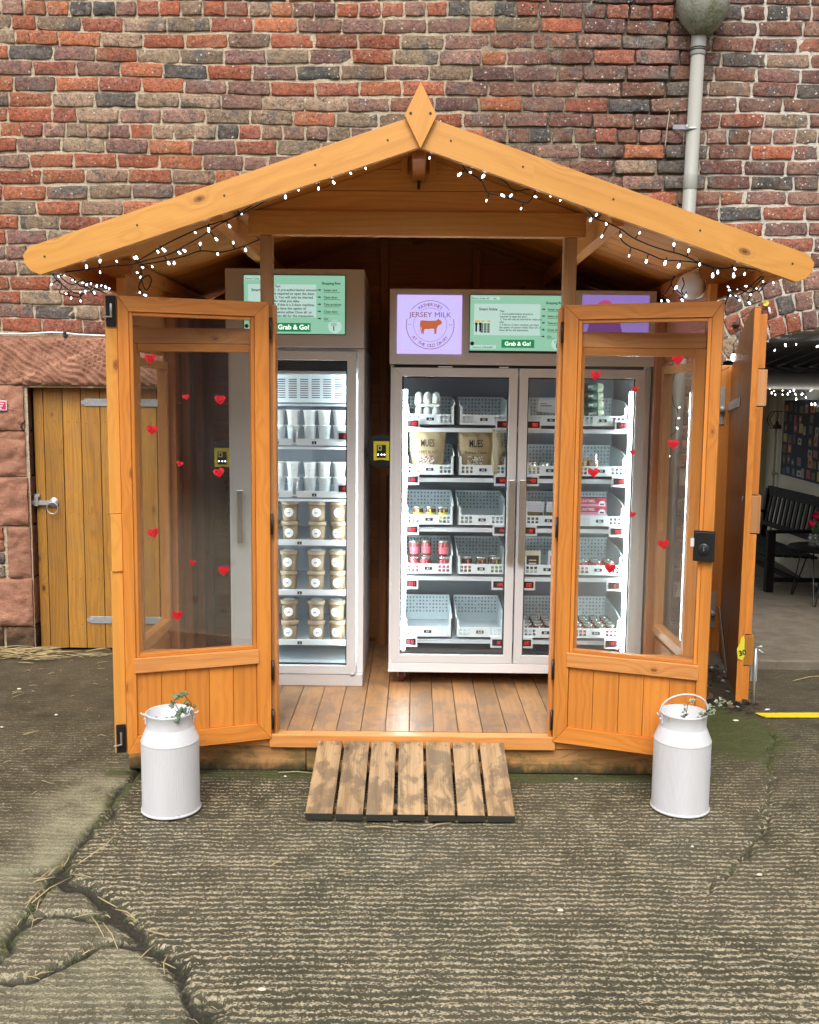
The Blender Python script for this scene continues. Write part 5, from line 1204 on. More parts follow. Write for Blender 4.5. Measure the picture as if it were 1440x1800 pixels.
for k, (dx, dy, dz, t) in enumerate(((-.066, .04, 0, 'front lower left'), (-.012, .04, 0, 'front lower middle'), (.070, .04, 0, 'front lower right'), (-.066, .10, .0, 'back lower left'), (-.012, .10, 0, 'back lower middle'), (.070, .10, 0, 'back lower right'), (-.064, .085, .067, 'upper left'), (-.010, .10, .067, 'upper middle'), (.068, .085, .067, 'upper right'))):
    jar('red', at_b('A7', dx, dy, dz + .001), f'red labelled chutney jar, {t} of those in basket A7', 'red jars stacked in the fourth row')
for dx, kk, t, dy in ((-.060, 'orange', 'dull orange labelled jar at the left of basket A8', .05), (.002, 'orange', 'bright orange labelled jar in the middle of basket A8', .04), (.066, 'green', 'lime green labelled jar at the right front of basket A8', .04), (.060, 'green', 'lime green labelled jar behind the other in basket A8', .10)): jar(kk, at_b('A8', dx, dy, .001), t, 'jars in the fourth row')
for k in range(4): jar('pot', at_b('B3', -.078 + k * .055, .04, .012), f"squat yellow labelled pot with silver lid, {ORD[k]} of four in basket B3", 'yellow pots in the second row')
for k in range(3):
    for j in range(2): jar('small', at_b('B8', -.062 + k * .060, .04 + j * .06, .012), f"pink labelled squat jar, {('front', 'back')[j]} {('left', 'middle', 'right')[k]} of those in basket B8", 'pink labelled jars in the fourth row')
for k in range(4):
    for j in range(4): jar('cream', at_b('B9', -.079 + k * .0505, .036 + j * .056, .004 + .0), f'cream labelled jar in basket B9, {RW[j]} row, {CW[k]}', 'cream labelled jars in the bottom row')
for k in range(4):
    for j in range(4): jar(('mixr', 'mixr', 'mixy', 'mixr')[k] if j % 2 == 0 else 'cream', at_b('B10', -.079 + k * .0505, .036 + j * .056, .004), f'silver lidded small jar in basket B10, {RW[j]} row, {CW[k]}', 'mixed jars in the bottom row')
# rolls in B2
proto_r = None
for k in range(4):
    def roll():
        o = empty('wrapped_roll'); b = MB(); b.lathe([(.0, -.056), (.014, -.056), (.0185, -.052), (.0185, -.046), (.020, -.040), (.020, .040), (.0185, .046), (.0185, .052), (.014, .056), (0, .056)], 20, RY(math.pi / 2)); b.build('roll_paper', M['butter'], o)
        c = MB(); c.lathe([(.0206, -.031), (.0206, .031)], 24, RY(math.pi / 2)); cow(c, .026, face_at(0, -.0208, .0), 1); c.build('roll_band', [M['dgreen'], M['card']], o); return o
    if proto_r is None: proto_r = roll(); o = proto_r
    else: o = copy_tree(proto_r)
    o.matrix_world = T(*at_b('B2', -.046 - .002 * k, .05, .050 + k * .0385)) @ RZ(random.uniform(-.04, .04)) @ RX(random.uniform(-.1, .1)); tag(o, f"green banded butter roll, {('lowest', 'second lowest', 'second highest', 'topmost')[k]} of the stack in basket B2", 'butter roll', 'green banded rolls in the top right basket')
b = MB(); b.prism([(-.05, 0), (.05, 0), (.045, .060), (-.03, .066)], 0, .03, face_at(0, 0, 0), 0); b.prism([(-.045, .028), (.04, .02), (.046, .078), (-.036, .085)], .031, .0325, face_at(0, 0, 0), 1); b.box(-.03, -.0335, .05, .02, -.033, .056, 2); b.box(-.03, -.0335, .06, .0, -.033, .064, 2)
thing(b, 'carded_packet', [M['film'], M['card'], M['inkgrey']], 'clear packet with white card header leaning in basket B1', 'packet', at_b('B1', -.015, .07, .03), .05)
b = MB(); rnd = random.Random(4)
for _ in range(26): b.lathe([(0, 0), (.016, .002), (.018, .006), (.014, .010), (0, .011)], 12, T(rnd.uniform(-.045, .045), rnd.uniform(-.01, .04), rnd.uniform(.0, .045)) @ RX(rnd.uniform(0, 3)) @ RY(rnd.uniform(0, 3)), 0)
V = []; 
for j in range(9):
    for i in range(16):
        a = 2 * math.pi * i / 16; v = j / 8; rr = (.068 * (1 - v * .35)) * (1 + .08 * math.sin(5 * a + j)); V.append((rr * math.cos(a), .02 + rr * .55 * math.sin(a) * (1 - v * .7), .001 + v * .085))
b.raw(V, [(j * 16 + i, j * 16 + (i + 1) % 16, (j + 1) * 16 + (i + 1) % 16, (j + 1) * 16 + i) for j in range(8) for i in range(16)], 1, 1.0, True)
thing(b, 'biscuit_bag', [M['bread'], M['film']], 'crumpled clear bag of brown biscuits in basket B4', 'bag', at_b('B4', -.045, .06, .003))
for k, dx in enumerate((-.062, .03)):
    b = MB(); b.box(-.042, -.012, 0, .042, .02, .055, 0); b.box(-.038, -.014, .052, .044, -.006, .098, 1, mx=RY(.04))
    for q in range(5): b.box(-.03, -.0148, .058 + q * .007, .036, -.0142, .060 + q * .007, 2)
    thing(b, 'carded_bag', [plain(f'dried_herbs', (.14, .11, .05), .5, var=.6, vs=120), M['card'], plain('lilac_line', (.45, .47, .62), .5)], f"bag of brown granola under a white card, {('left', 'right')[k]} one in basket B5", 'bag', at_b('B5', dx, .05 - k * .012, .003), .03 - k * .06, 'carded bags in the third row')
for k in range(2):
    b = MB(); b.box(-.062, -.025, 0, .062, .03, .036, 0); b.box(-.0622, -.0256, .0, .0622, -.0251, .011, 1); b.text('CARTMEL', .0165, face_at(-.055, -.0262, .0185), 2, 'L', .02, .95)
    b.prism([(.028, .003), (.058, .003), (.058, .016), (.05, .024), (.036, .024), (.028, .016)], 0, .0008, face_at(0, -.0262, 0), 2); b.box(.0335, -.0278, .006, .0525, -.0271, .014, 3)
    thing(b, 'pudding_box', [M['boxred'], M['boxpink'], M['card'], M['ink']], f"crimson and pink lettered box, {('lower', 'upper')[k]} of two stacked in basket B6", 'box', at_b('B6', -.030, .05, .046 + k * .037), 0, 'pink boxes in the third row', .001)
b = MB(); b.box(-.085, -.02, 0, .05, .10, .044); thing(b, 'packing_block', M['card'], 'plain white carton underneath the two pink boxes in basket B6', 'box', at_b('B6', -.01, .05, .001), 0)
for k, dx in enumerate((-.060, .045)):
    b = MB(); b.box(-.036, -.006, 0, .036, .016, .094, 0); b.box(-.027, -.0072, .01, .027, -.0062, .074, 1)
    for q in range(3): b.box(-.018, -.0078, .022 + q * .014, .016, -.0073, .027 + q * .014, 0)
    thing(b, 'label_pack', [M['lcream'] if k == 0 else M['card'], M['ink'] if k == 0 else plain('pink_patch', (.6, .2, .2), .5)], f"cream pack with {('black', 'pink')[k]} front label standing in basket B7", 'packet', at_b('B7', dx, .045, .003), 0, None, .002)
for k in range(3):
    b = MB(); b.prism([(-.05, 0), (.05, .004), (.048, .03), (-.046, .026)], 0, .05, face_at(0, 0, 0), 0)
    b.box(-.035, -.052, .008, .03, -.0505, .013, 1); thing(b, 'flat_packet', [M['film'], M['lcream']], f"flat clear packet lying in basket A6, {('left', 'middle', 'right')[k]} one", 'packet', at_b('A6', -.055 + k * .055, .08, .004 + k * .004), .1 * k - .1, 'flat packets in the third row')

# ------------------------------------------------------------------ milk churns with ivy
def churn(cx, cy, label, handle_up, rz):
    o = empty('milk_churn', (0, 0, 0)); b = MB()
    b.lathe([(0, .002), (.099, .002), (.1015, .004), (.1015, .008), (.098, .011)], 96, smooth=True, caps=False)
    b.lathe([(.0975, .010), (.0968, .05), (.0965, .2), (.0968, .244)], 288, rib=.0006, ribs=72, caps=False)
    b.lathe([(.0968, .244), (.0978, .247), (.0974, .250), (.096, .252)], 96, caps=False); b.lathe([(.096, .252), (.0785, .296)], 288, rib=.0004, ribs=72, caps=False)
    b.lathe([(.0785, .296), (.0778, .300), (.0778, .338), (.0802, .341), (.0802, .345), (.0778, .347), (.0755, .344), (.0755, .250), (0, .248)], 96, caps=False)
    b.build('churn_body', M['churn'], o)
    for s in (-1, 1):
        e = MB(); e.bar((s * .0798, 0, .338), (s * .0798, 0, .306), .020, .003, (1, 0, 0)); e.lathe([(.004, 0), (.004, .004)], 8, T(s * .0812, 0, .322) @ RY(s * math.pi / 2)); e.tube([(s * .077, 0, .334), (s * .092, .0, .338), (s * .096, .0, .344)], .0028); e.build('handle_lug', M['churn'], o)
    h = MB(); pts = []
    for k in range(25):
        a = math.pi * k / 24; r = .086
        if handle_up: v = Vector((r * math.cos(a), -.012 * math.sin(a), .338 + .072 * math.sin(a) ** .8))
        else: v = Vector((r * math.cos(a), .085 * math.sin(a), .338 - .03 * math.sin(a)))
        pts.append(v)
    h.tube(pts, .0032, n=8); h.build('handle', M['churn'], o)
    sl_ = MB(); sl_.lathe([(0, .30), (.06, .298), (.0718, .292)][::-1] if False else [(.0718, .288), (.05, .293), (0, .296)], 24); sl_.build('soil', M['twig'], o)
    o.matrix_world = T(cx, cy, .0) @ RZ(rz); return tag(o, label, 'milk churn', 'white milk churns in front of the doors')
churn(-.824, -.352, 'white ribbed milk churn planter with its handle folded down, below the left door', False, .15)
churn(.944, -.290, 'white ribbed milk churn planter with raised wire handle, below the right door', True, .12)
LEAF = [(0, 0), (.18, -.12), (.42, -.10), (.36, .10), (.62, .30), (.36, .42), (.22, .72), (0, 1.0), (-.22, .72), (-.36, .42), (-.62, .30), (-.36, .10), (-.42, -.10), (-.18, -.12)]
def leaf_at(mb, p, d, nrm, s, m_out, m_in):
    d = Vector(d).normalized(); n = Vector(nrm); n = (n - d * n.dot(d)).normalized(); f = frame(p, d.cross(n), d, n)
    for sc, lift, mt in ((1.0, 0, m_out), (.78, .0007, m_in)):
        q = [(x * s * sc, (y * sc + (1 - sc) * .3) * s) for x, y in LEAF]
        mb.poly([f @ Vector((0, .35 * s, lift + s * .04))] + [f @ Vector((x, y, lift - abs(x) * .25)) for x, y in q] if False else [f @ Vector((x, y, lift - abs(x) * .22)) for x, y in q], mt, None, 1.0)
M['ivyedge'] = plain('ivy_cream_edge', (.52, .55, .36), .45, var=.15, vs=60); M['ivygreen'] = plain('ivy_grey_green', (.13, .20, .12), .45, var=.3, vs=50); M['ivydark'] = plain('ivy_dark_green', (.06, .13, .045), .4, var=.3, vs=50)
def ivy(cx, cy, stems, label, edge, inner, seed, size):
    r = random.Random(seed); o = empty('ivy_plant', (cx, cy, .29)); b = MB(); l = MB()
    for st in stems:
        pts = [Vector((cx + p[0], cy + p[1], p[2])) for p in st]; b.tube(pts, .0013, n=5)
        for i in range(len(pts) - 1):
            for t in (0.15, .45, .75, 1.0):
                p = pts[i].lerp(pts[i + 1], t); a = r.uniform(0, 6.28); d = Vector((math.cos(a), math.sin(a) * .6 - .3, r.uniform(-.3, .6)))
                p2 = p + d.normalized() * .010; b.tube([p, p2], .0007, n=4); leaf_at(l, p2, d, (r.uniform(-.5, .5), -1, r.uniform(.2, 1)), size * r.uniform(.6, 1.2), 0, 1)
    bo = b.build('stem', M['twig']); lo = l.build('leaves', [M[edge], M[inner]])
    for q in (bo, lo): child_of(q, o)
    tag(o, label, 'plant')
ivy(-.824, -.352, [[(.02, -.02, .30), (.03, -.05, .345), (.045, -.06, .37), (.03, -.055, .40), (.055, -.05, .425)], [(.03, 0, .30), (.07, -.03, .35), (.085, -.04, .385), (.06, -.045, .42)], [(0, -.03, .295), (-.02, -.055, .33)], [(.03, -.04, .30), (.045, -.062, .335), (.02, -.066, .345)]], 'sparse green ivy sprig trailing out of the left churn', 'ivydark', 'ivygreen', 3, .017)
ivy(.944, -.290, [[(-.01, -.02, .295), (.0, -.03, .35), (.005, -.03, .385)], [(.02, -.03, .30), (.05, -.045, .345), (.075, -.05, .37), (.10, -.055, .40)], [(0, -.03, .296), (.03, -.055, .335), (.06, -.06, .355)], [(-.03, -.02, .296), (-.05, -.035, .325)], [(.01, -.04, .296), (.0, -.062, .33)], [(.06, -.05, .36), (.105, -.06, .405), (.13, -.06, .400)]], 'variegated cream edged ivy in the right churn', 'ivyedge', 'ivygreen', 8, .0155)

# ------------------------------------------------------------------ hearts on the door glass
def heart_pts(s):
    return [(s * .5 * (16 * math.sin(t) ** 3) / 16, s * .5 * (13 * math.cos(t) - 5 * math.cos(2 * t) - 2 * math.cos(3 * t) - math.cos(4 * t) + 2.5) / 16) for t in [2 * math.pi * k / 30 for k in range(30)]]
HL = [(264, 632, 1, 'top left'), (327, 699, 0, 'highest small one'), (387, 704, 1, 'above the yellow card reader'), (267, 757, 1, 'second down at the left edge'), (316, 816, 0, 'middle small one'), (385, 832, 1, 'just below the yellow card reader'), (270, 938, 1, 'third down at the left edge'), (338, 990, 0, 'lowest small one'), (393, 1004, 1, 'lowest at the right edge'), (312, 1083, 1, 'lowest of all')]
HR = [(1047, 661, 1, 'above the green wrapped rolls'), (1117, 685, 0, 'highest small one on the light tube'), (1192, 634, 1, 'top right'), (1184, 782, 1, 'second down at the right'), (1112, 796, 0, 'middle small one by the light tube'), (1044, 832, 1, 'over the tag of basket B4'), (1112, 905, 0, 'lowest small one by the light tube'), (1167, 958, 1, 'third down at the right'), (1073, 1000, 1, 'over the front of basket B8')]
def heart(px, py, big, txt, F, side):
    s = .040 if big else .024
    n = F.to_3x3() @ Vector((0, 1, 0)); P = F @ Vector((0, .019, 0)); c = on_plane(px, py, P, n)
    b = MB(); r = random.Random(px)
    m = frame((0, 0, 0), F.to_3x3() @ Vector((1 if side > 0 else -1, 0, 0)), (0, 0, 1), -(F.to_3x3() @ Vector((0, 1, 0)))) @ RZ(r.uniform(-.25, .25))
    pts = heart_pts(s); b.prism(pts, 0, .003, m, 0, 1.0)
    for _ in range(70 if big else 34):
        q = r.choice(pts); t = r.uniform(0, .93); b.lathe([(s * .05, .003), (s * .035, .0055), (0, .006)], 5, m @ T(q[0] * t, q[1] * t, 0) @ RZ(r.random()), 0, smooth=False)
    o = b.build('heart_decoration', M['heart']); o.location = c
    tag(o, f"{'large' if big else 'small'} red glitter heart on the {'left' if side < 0 else 'right'} door glass, {txt}", 'heart', f"red hearts on the {'left' if side < 0 else 'right'} door glass")
for h in HL: heart(*h, FL, -1)
for h in HR: heart(*h, FR, 1)

# ------------------------------------------------------------------ strings of fairy lights
bb = MB(); bb.lathe([(0, -.0048), (.0024, -.0036), (.0034, -.0005), (.0024, .004), (.0016, .0075)], 10, mat=0); bb.lathe([(.0020, .0076), (.0024, .013), (.0016, .017)], 8, mat=1)
bulb_me = None
def light_string(name, label, wires, bulbs, Y, group=None, r=.0023, cat='string lights', scale=1.0, jit=0.0, sy=None):
    global bulb_me
    rr = random.Random(len(label)); Yf = (lambda px, py: Y) if not callable(Y) else Y
    W3 = [[atY(px, py, Yf(px, py) + rr.uniform(-jit, jit)) for px, py in w] for w in wires]
    root = MB(); 
    allp = []
    def smooth(p):
        out = []
        for i in range(len(p) - 1):
            p0, p1, p2, p3 = p[max(i - 1, 0)], p[i], p[i + 1], p[min(i + 2, len(p) - 1)]
            for t in (0, .25, .5, .75):
                out.append(.5 * ((2 * p1) + (p2 - p0) * t + (2 * p0 - 5 * p1 + 4 * p2 - p3) * t * t + (3 * p1 - p0 - 3 * p2 + p3) * t ** 3))
        out.append(p[-1]); return out
    for w in W3:
        sw = smooth(w); allp += sw; root.tube(sw, r, 0, 5)
    Bs = []
    for px, py in bulbs:
        p = atY(px, py, Yf(px, py)); q = min(allp, key=lambda v: (v - p).length); off = q - p
        if off.length > .05: off = off.normalized() * .03
        q = p + off if off.length > .004 else p + Vector((0, 0, .012))
        root.tube([p + (q - p).normalized() * .012 * scale, q], r * .95, 0, 4); Bs.append((p, (q - p).normalized()))
    e = empty(name, tuple(Bs[0][0]), label, cat, group)
    wo = root.build('wire', M['wire']); child_of(wo, e)
    for p, u in Bs:
        if bulb_me is None: o = bb.build('bulb', [M['bulb'], M['wire']]); bulb_me = o.data
        else: o = bpy.data.objects.new('bulb', bulb_me); S.collection.objects.link(o)
        z = u; x = z.orthogonal().normalized(); o.matrix_world = frame(p, x, z.cross(x), z) @ Matrix.Scale(scale * rr.choice((.7, .85, 1.0, 1.0, 1.25)), 4); o.parent = e; o.matrix_parent_inverse = e.matrix_world.inverted()
    return e
GS = 'fairy lights strung under the roof edge'
light_string('fairy_lights', 'white fairy lights on dark wire along the left bargeboard, up to the finial', [
    [(735, 262), (712, 260), (693, 261), (672, 272), (650, 284), (613, 300), (585, 306), (560, 318), (525, 328), (502, 336), (480, 338), (457, 350), (440, 363), (425, 372), (404, 385), (380, 397), (355, 415), (325, 432), (297, 447), (262, 456), (230, 465), (200, 467), (165, 472), (115, 478)],
    [(480, 345), (440, 368), (405, 384), (360, 398), (320, 415), (290, 430), (262, 447), (240, 460)]],
    [(693, 268), (674, 281), (643, 296), (617, 305), (611, 290), (587, 321), (560, 332), (553, 312), (525, 334), (502, 347), (425, 376), (404, 398), (381, 421), (367, 405), (344, 409), (325, 441), (316, 445), (297, 463), (289, 440), (278, 443), (236, 453), (240, 452), (205, 459), (176, 479), (176, 458), (152, 468), (412, 361)], -.315, GS)
light_string('fairy_lights', 'white fairy lights drooping loosely from the left door post to the corner post', [
    [(457, 421), (446, 425), (430, 432), (412, 438), (396, 442), (382, 443), (352, 441), (325, 450), (300, 456), (270, 462), (250, 466), (248, 480), (251, 500), (258, 510), (266, 495), (262, 484), (250, 490), (244, 505), (250, 517)]],
    [(432, 440), (410, 426), (383, 447), (352, 428), (306, 463), (268, 469), (251, 470), (241, 479), (247, 487), (246, 514), (256, 519)], -.12, GS)
light_string('fairy_lights', 'tangled bundle of white fairy lights hanging at the left end of the roof', [
    [(92, 480), (100, 492), (115, 505), (125, 512), (140, 516), (160, 512), (170, 505), (182, 506), (193, 512)], [(96, 482), (108, 500), (105, 515), (125, 520), (138, 522), (150, 512), (148, 500), (160, 495), (175, 498), (192, 505)],
    [(115, 480), (130, 490), (140, 502), (155, 506), (165, 518), (172, 520)], [(120, 512), (122, 522)], [(140, 516), (143, 527)], [(100, 478), (112, 492), (128, 500), (145, 492), (158, 503), (178, 512), (190, 518)]],
    [(103, 486), (90, 500), (116, 516), (125, 524), (142, 529), (141, 513), (115, 483), (133, 495), (145, 497), (152, 500), (160, 498), (166, 515), (170, 503), (178, 502), (186, 505), (192, 507), (150, 514), (128, 492), (108, 479)], -.17, GS, jit=.03, scale=.8)
light_string('fairy_lights', 'white fairy lights looping below the gable boards, right of the finial', [
    [(727, 255), (735, 262), (757, 265), (786, 266), (808, 275), (812, 284), (830, 297), (850, 297), (868, 308), (886, 318), (905, 335), (925, 333), (950, 333), (968, 340)],
    [(808, 275), (818, 298), (845, 316), (852, 328), (860, 340), (885, 344), (905, 350), (925, 356), (938, 345), (942, 330)]],
    [(729, 268), (755, 266), (755, 278), (786, 268), (786, 275), (807, 307), (827, 303), (850, 309), (863, 295), (855, 353), (883, 343), (899, 343), (916, 367), (939, 328), (942, 346)], -.325, GS)
light_string('fairy_lights', 'white fairy lights on dark wire along the right bargeboard', [
    [(965, 336), (990, 345), (1005, 352), (1020, 358), (1035, 372), (1050, 385), (1070, 392), (1095, 405), (1110, 416), (1140, 430), (1170, 440), (1200, 448), (1230, 462), (1262, 472), (1290, 470), (1320, 472), (1345, 478)],
    [(1090, 405), (1092, 420), (1105, 432), (1125, 440), (1145, 448), (1165, 456), (1190, 458), (1215, 460), (1240, 465), (1262, 472)]],
    [(968, 344), (985, 352), (989, 347), (1022, 356), (1038, 387), (1049, 377), (1066, 394), (1058, 416), (1091, 415), (1125, 409), (1185, 429), (1211, 440), (1106, 450), (1136, 460), (1169, 463), (1193, 468), (1230, 465), (1253, 485), (1262, 479), (1290, 485), (1292, 473), (1309, 482), (1333, 470)], -.315, GS)
light_string('fairy_lights', 'tangled bundle of white fairy lights hanging at the right end of the roof', [
    [(1278, 520), (1290, 508), (1305, 510), (1320, 515), (1335, 505), (1345, 495), (1355, 488)], [(1275, 535), (1282, 518), (1300, 505), (1318, 503), (1335, 512), (1345, 500), (1360, 490)], [(1345, 478), (1342, 488), (1330, 500), (1318, 520), (1316, 531)], [(1280, 512), (1292, 520), (1310, 512), (1325, 498), (1340, 485), (1350, 480)]],
    [(1280, 504), (1282, 510), (1294, 520), (1300, 528), (1312, 503), (1342, 495), (1345, 483), (1353, 481), (1358, 488), (1360, 497), (1318, 533), (1320, 518), (1284, 520), (1330, 507), (1296, 508)], -.15, GS, jit=.03, scale=.8)
light_string('fairy_lights', 'few fairy lights tangled in front of the round white lamp', [
    [(1186, 485), (1180, 500), (1190, 510), (1200, 520), (1196, 526)], [(1200, 488), (1203, 500), (1198, 512), (1206, 520)], [(1180, 500), (1170, 515), (1163, 522)]],
    [(1189, 505), (1200, 528), (1206, 521), (1175, 529), (1163, 529)], -.02, GS)
light_string('fairy_lights', 'thin string of fairy lights trailing down beside the grey drainpipe', [
    [(1163, 615), (1180, 645), (1187, 656), (1181, 670), (1181, 690), (1185, 712), (1192, 722), (1187, 740), (1190, 755), (1178, 768), (1174, 785), (1177, 800)]],
    [(1163, 624), (1180, 615), (1180, 650), (1191, 655), (1181, 664), (1180, 681), (1195, 716), (1194, 735), (1191, 753), (1175, 770), (1177, 802)], 1.50, None)
light_string('fairy_lights', 'string of fairy lights draped under the boarded ceiling inside the arch', [
    [(1348, 600), (1356, 606), (1370, 611), (1395, 613), (1415, 612), (1450, 606), (1500, 600)]],
    [(1362, 616), (1381, 606), (1400, 605), (1437, 609), (1480, 604)], 2.4, 'fairy lights inside the arch', scale=1.3)
light_string('fairy_lights', 'cluster of fairy lights above the notice board inside the arch', [
    [(1348, 684), (1360, 686), (1380, 690), (1400, 689), (1415, 690), (1430, 683), (1445, 678), (1480, 676)]],
    [(1354, 683), (1361, 687), (1357, 691), (1363, 694), (1376, 686), (1376, 694), (1385, 693), (1389, 688), (1396, 685), (1398, 692), (1400, 702), (1410, 693), (1416, 682), (1417, 699), (1425, 687), (1428, 684), (1432, 675), (1427, 711), (1433, 711), (1399, 694)], lambda px, py: 4.4 - (px - 1372) * .009, 'fairy lights inside the arch', scale=1.6)
# single larger bulb by the arch
b = MB(); p = atY(1290, 628, 1.60); b.lathe([(0, -.022), (.012, -.016), (.0145, 0), (.012, .014), (.006, .018)], 14, T(*p), 0); b.lathe([(.008, .018), (.008, .034), (0, .036)], 10, T(*p), 1); b.tube([p + Vector((0, 0, .034)), p + Vector((-.004, 0, .07)), p + Vector((.03, 0, .12)), atY(1300, 560, 1.66), atY(1330, 540, 1.66)], .0022, 1)
b.tube([p + Vector((-.01, .03, -.05)), p + Vector((-.06, .04, -.075)), p + Vector((-.13, .03, -.09))], .002, 1)
tag(b.build('festoon_bulb', [M['bulb'], M['wire']]), 'single larger lit bulb hanging by the brick arch above the hinge', 'light bulb')

# ------------------------------------------------------------------ drainpipe
dp = empty('drainpipe', (1.42, 1.64, 0), 'grey plastic drainpipe with lichen covered hopper on the brick wall', 'drainpipe')
PY_ = 1.635
P0, P1 = atY(1229, 62, PY_), atY(1211, 367, PY_); dv = (P1 - P0).normalized(); Pb = P0 + dv * 3.27
def DK(mb, n, m, bev=0): return child_of(mb.build(n, m, None, bev), dp)
b = MB(); b.tube([P0 + dv * .03, Pb], .0345, n=24); DK(b, 'pipe', M['pipe'])
b = MB(); b.tube([P0, P0 + dv * .10], .0385, n=24); DK(b, 'pipe_collar', M['pipe'], .002)
q = P0 + dv * (P1 - P0).length * .80; b = MB(); b.tube([q - dv * .0, q + dv * .075], .0365, n=24); DK(b, 'pipe_joint', M['pipe'], .001)
for t in (.062, .072): b = MB(); b.tube([P0 + dv * t, P0 + dv * (t + .006)], .0395, n=24); DK(b, 'seal_ring', M['black'])
br = atY(1217, 226, PY_); b = MB(); b.tube([br, br + dv * .012], .0365, n=24, mat=0); b.bar(br + Vector((-.03, -.005, .006)), br + Vector((-.085, .05, .022)), .022, .004, (0, 1, .2)); b.lathe([(.007, 0), (.007, .01)], 8, T(br.x - .038, br.y - .030, br.z + .004) @ RX(math.pi / 2)); DK(b, 'pipe_bracket', M['galv'])
hx = atY(1236, 0, 1.61); b = MB(); rs = [(.040, -.165), (.062, -.150), (.085, -.125), (.112, -.085), (.128, -.04), (.131, 0), (.131, .09), (.138, .10), (.138, .13), (.12, .13), (.12, .0)]
b.lathe(rs, 20, T(hx.x, hx.y, hx.z + .0)); o = DK(b, 'hopper', M['hopper'])
for v in o.data.vertices: v.co += Vector(mnoise.noise_vector(v.co * 18)) * .006
b = MB(); q = [atY(x, y, 1.668) for x, y in ((1170, 196), (1176, 192), (1177, 196), (1173, 225), (1170, 252), (1169, 262))]; b.tube(q, .0028); tag(b.build('wire_hook', plain('pale_wire', (.40, .32, .24), .6)), 'bent pale wire hook stuck in the mortar left of the drainpipe', 'wire')
b = MB(); b.lathe([(.015, 0), (.018, .012), (.012, .03), (.014, .036), (.006, .045), (0, .046)], 12, T(*atY(1293, 571, 1.69)) @ RX(math.pi / 2)); b.tube([atY(1285, 573, 1.66), atY(1300, 566, 1.66)], .004); tag(b.build('rusty_bolt', plain('rust', (.07, .045, .035), .8, bmp=.5)), 'dark rusty round bolt head in the brick arch beside the door top', 'bolt')
b = MB(); b.tube([atY(1352, 540, 1.68), atY(1354, 552, 1.67)], .006); tag(b.build('white_hook', M['white']), 'short white plastic hook on the arch bricks behind the open door', 'hook')
b = MB(); fp = atY(1346, 533, 1.67); rr = random.Random(2)
for k in range(14): a = rr.uniform(0, 6.28); b.poly([fp, fp + Vector((math.cos(a) * .018, -.006, math.sin(a) * .014)), fp + Vector((math.cos(a + .5) * .016, -.004, math.sin(a + .5) * .016))], 0)
tag(b.build('yellow_flower', M['yellow']), 'tiny yellow flower on the arch bricks above the open door', 'flower')

# ------------------------------------------------------------------ inside the arch: bench, table, flowers, board
def bar_obj(name, p0, p1, w, t, up, m, parent, bev=.002):
    b = MB(); b.bar(p0, p1, w, t, up, 0, 1.0); return child_of(b.build(name, M[m], None, bev), parent)
bn = empty('garden_bench', (2.8, 4.0, .05), 'black slatted wooden bench along the cream wall inside the arch', 'bench'); Z = .05
YB0, YB1 = 3.43, 4.75; XF, XB = 2.60, 2.99
for yy in (YB0, YB1):
    bar_obj('leg', (XF, yy, Z), (XF, yy, .485), .055, .055, (0, 1, 0), 'bench', bn); bar_obj('leg', (XB, yy, Z), (XB + .07, yy, .70), .05, .05, (0, 1, 0), 'bench', bn); bar_obj('armrest', (XF - .03, yy, .492), (XB + .04, yy, .505), .055, .022, (0, 0, 1), 'bench', bn)
    bar_obj('side_rail', (XF, yy, .14), (XB, yy, .14), .03, .03, (0, 0, 1), 'bench', bn)
for k in range(6): bar_obj('seat_slat', (XF + .01 + k * .065, YB0 + .02, .315 - k * .003), (XF + .01 + k * .065, YB1 - .02, .315 - k * .003), .050, .016, (0, 0, 1), 'bench', bn)
bar_obj('front_rail', (XF, YB0, .275), (XF, YB1, .275), .05, .025, (1, 0, 0), 'bench', bn); bar_obj('stretcher', ((XF + XB) / 2, YB0, .14), ((XF + XB) / 2, YB1, .14), .03, .03, (0, 0, 1), 'bench', bn)
bar_obj('top_rail', (XB + .065, YB0 - .02, .685), (XB + .065, YB1, .685), .075, .026, (1, 0, 0), 'bench', bn); bar_obj('lower_rail', (XB + .02, YB0, .41), (XB + .02, YB1, .41), .04, .024, (1, 0, 0), 'bench', bn)
for k in range(13): y = YB0 + .07 + k * .097; bar_obj('back_slat', (XB + .022, y, .42), (XB + .06, y, .66), .045, .012, (1, 0, 0), 'bench', bn, .001)
tb_ = empty('side_table', (2.85, 3.1, .05), 'small dark round table on thin hairpin wire legs in front of the bench', 'table')
b = MB(); b.lathe([(0, .415), (.24, .415), (.245, .420), (.245, .432), (.24, .437), (0, .437)], 40, T(2.86, 3.10, 0)); child_of(b.build('tabletop', M['bench']), tb_)
for (bx, by) in ((2.735, 3.33), (2.72, 2.90), (3.0, 2.92), (3.0, 3.33)):
    b = MB(); c = Vector((2.86, 3.10, 0)); d = (Vector((bx, by, 0)) - c) * .75; t = Vector((-d.y, d.x, 0)).normalized() * .045
    b.tube([c + d * .8 + t + Vector((0, 0, .415)), Vector((bx, by, .056)) + t * .15, Vector((bx, by, .053)), Vector((bx, by, .056)) - t * .15, c + d * .8 - t + Vector((0, 0, .415))], .005); child_of(b.build('leg', M['black']), tb_)
fp = atY(1432, 945, 3.12); vs = empty('flower_jar', (fp.x, fp.y, .437), 'glass jar of bright pink flowers on the small table inside the arch', 'flowers')
b = MB(); b.lathe([(0, .438), (.04, .438), (.043, .445), (.043, .50), (.036, .515), (.038, .52)], 20, T(fp.x, fp.y, 0)); child_of(b.build('jar', M['film']), vs)
b = MB(); rr = random.Random(5)
st = MB(); lv = MB()
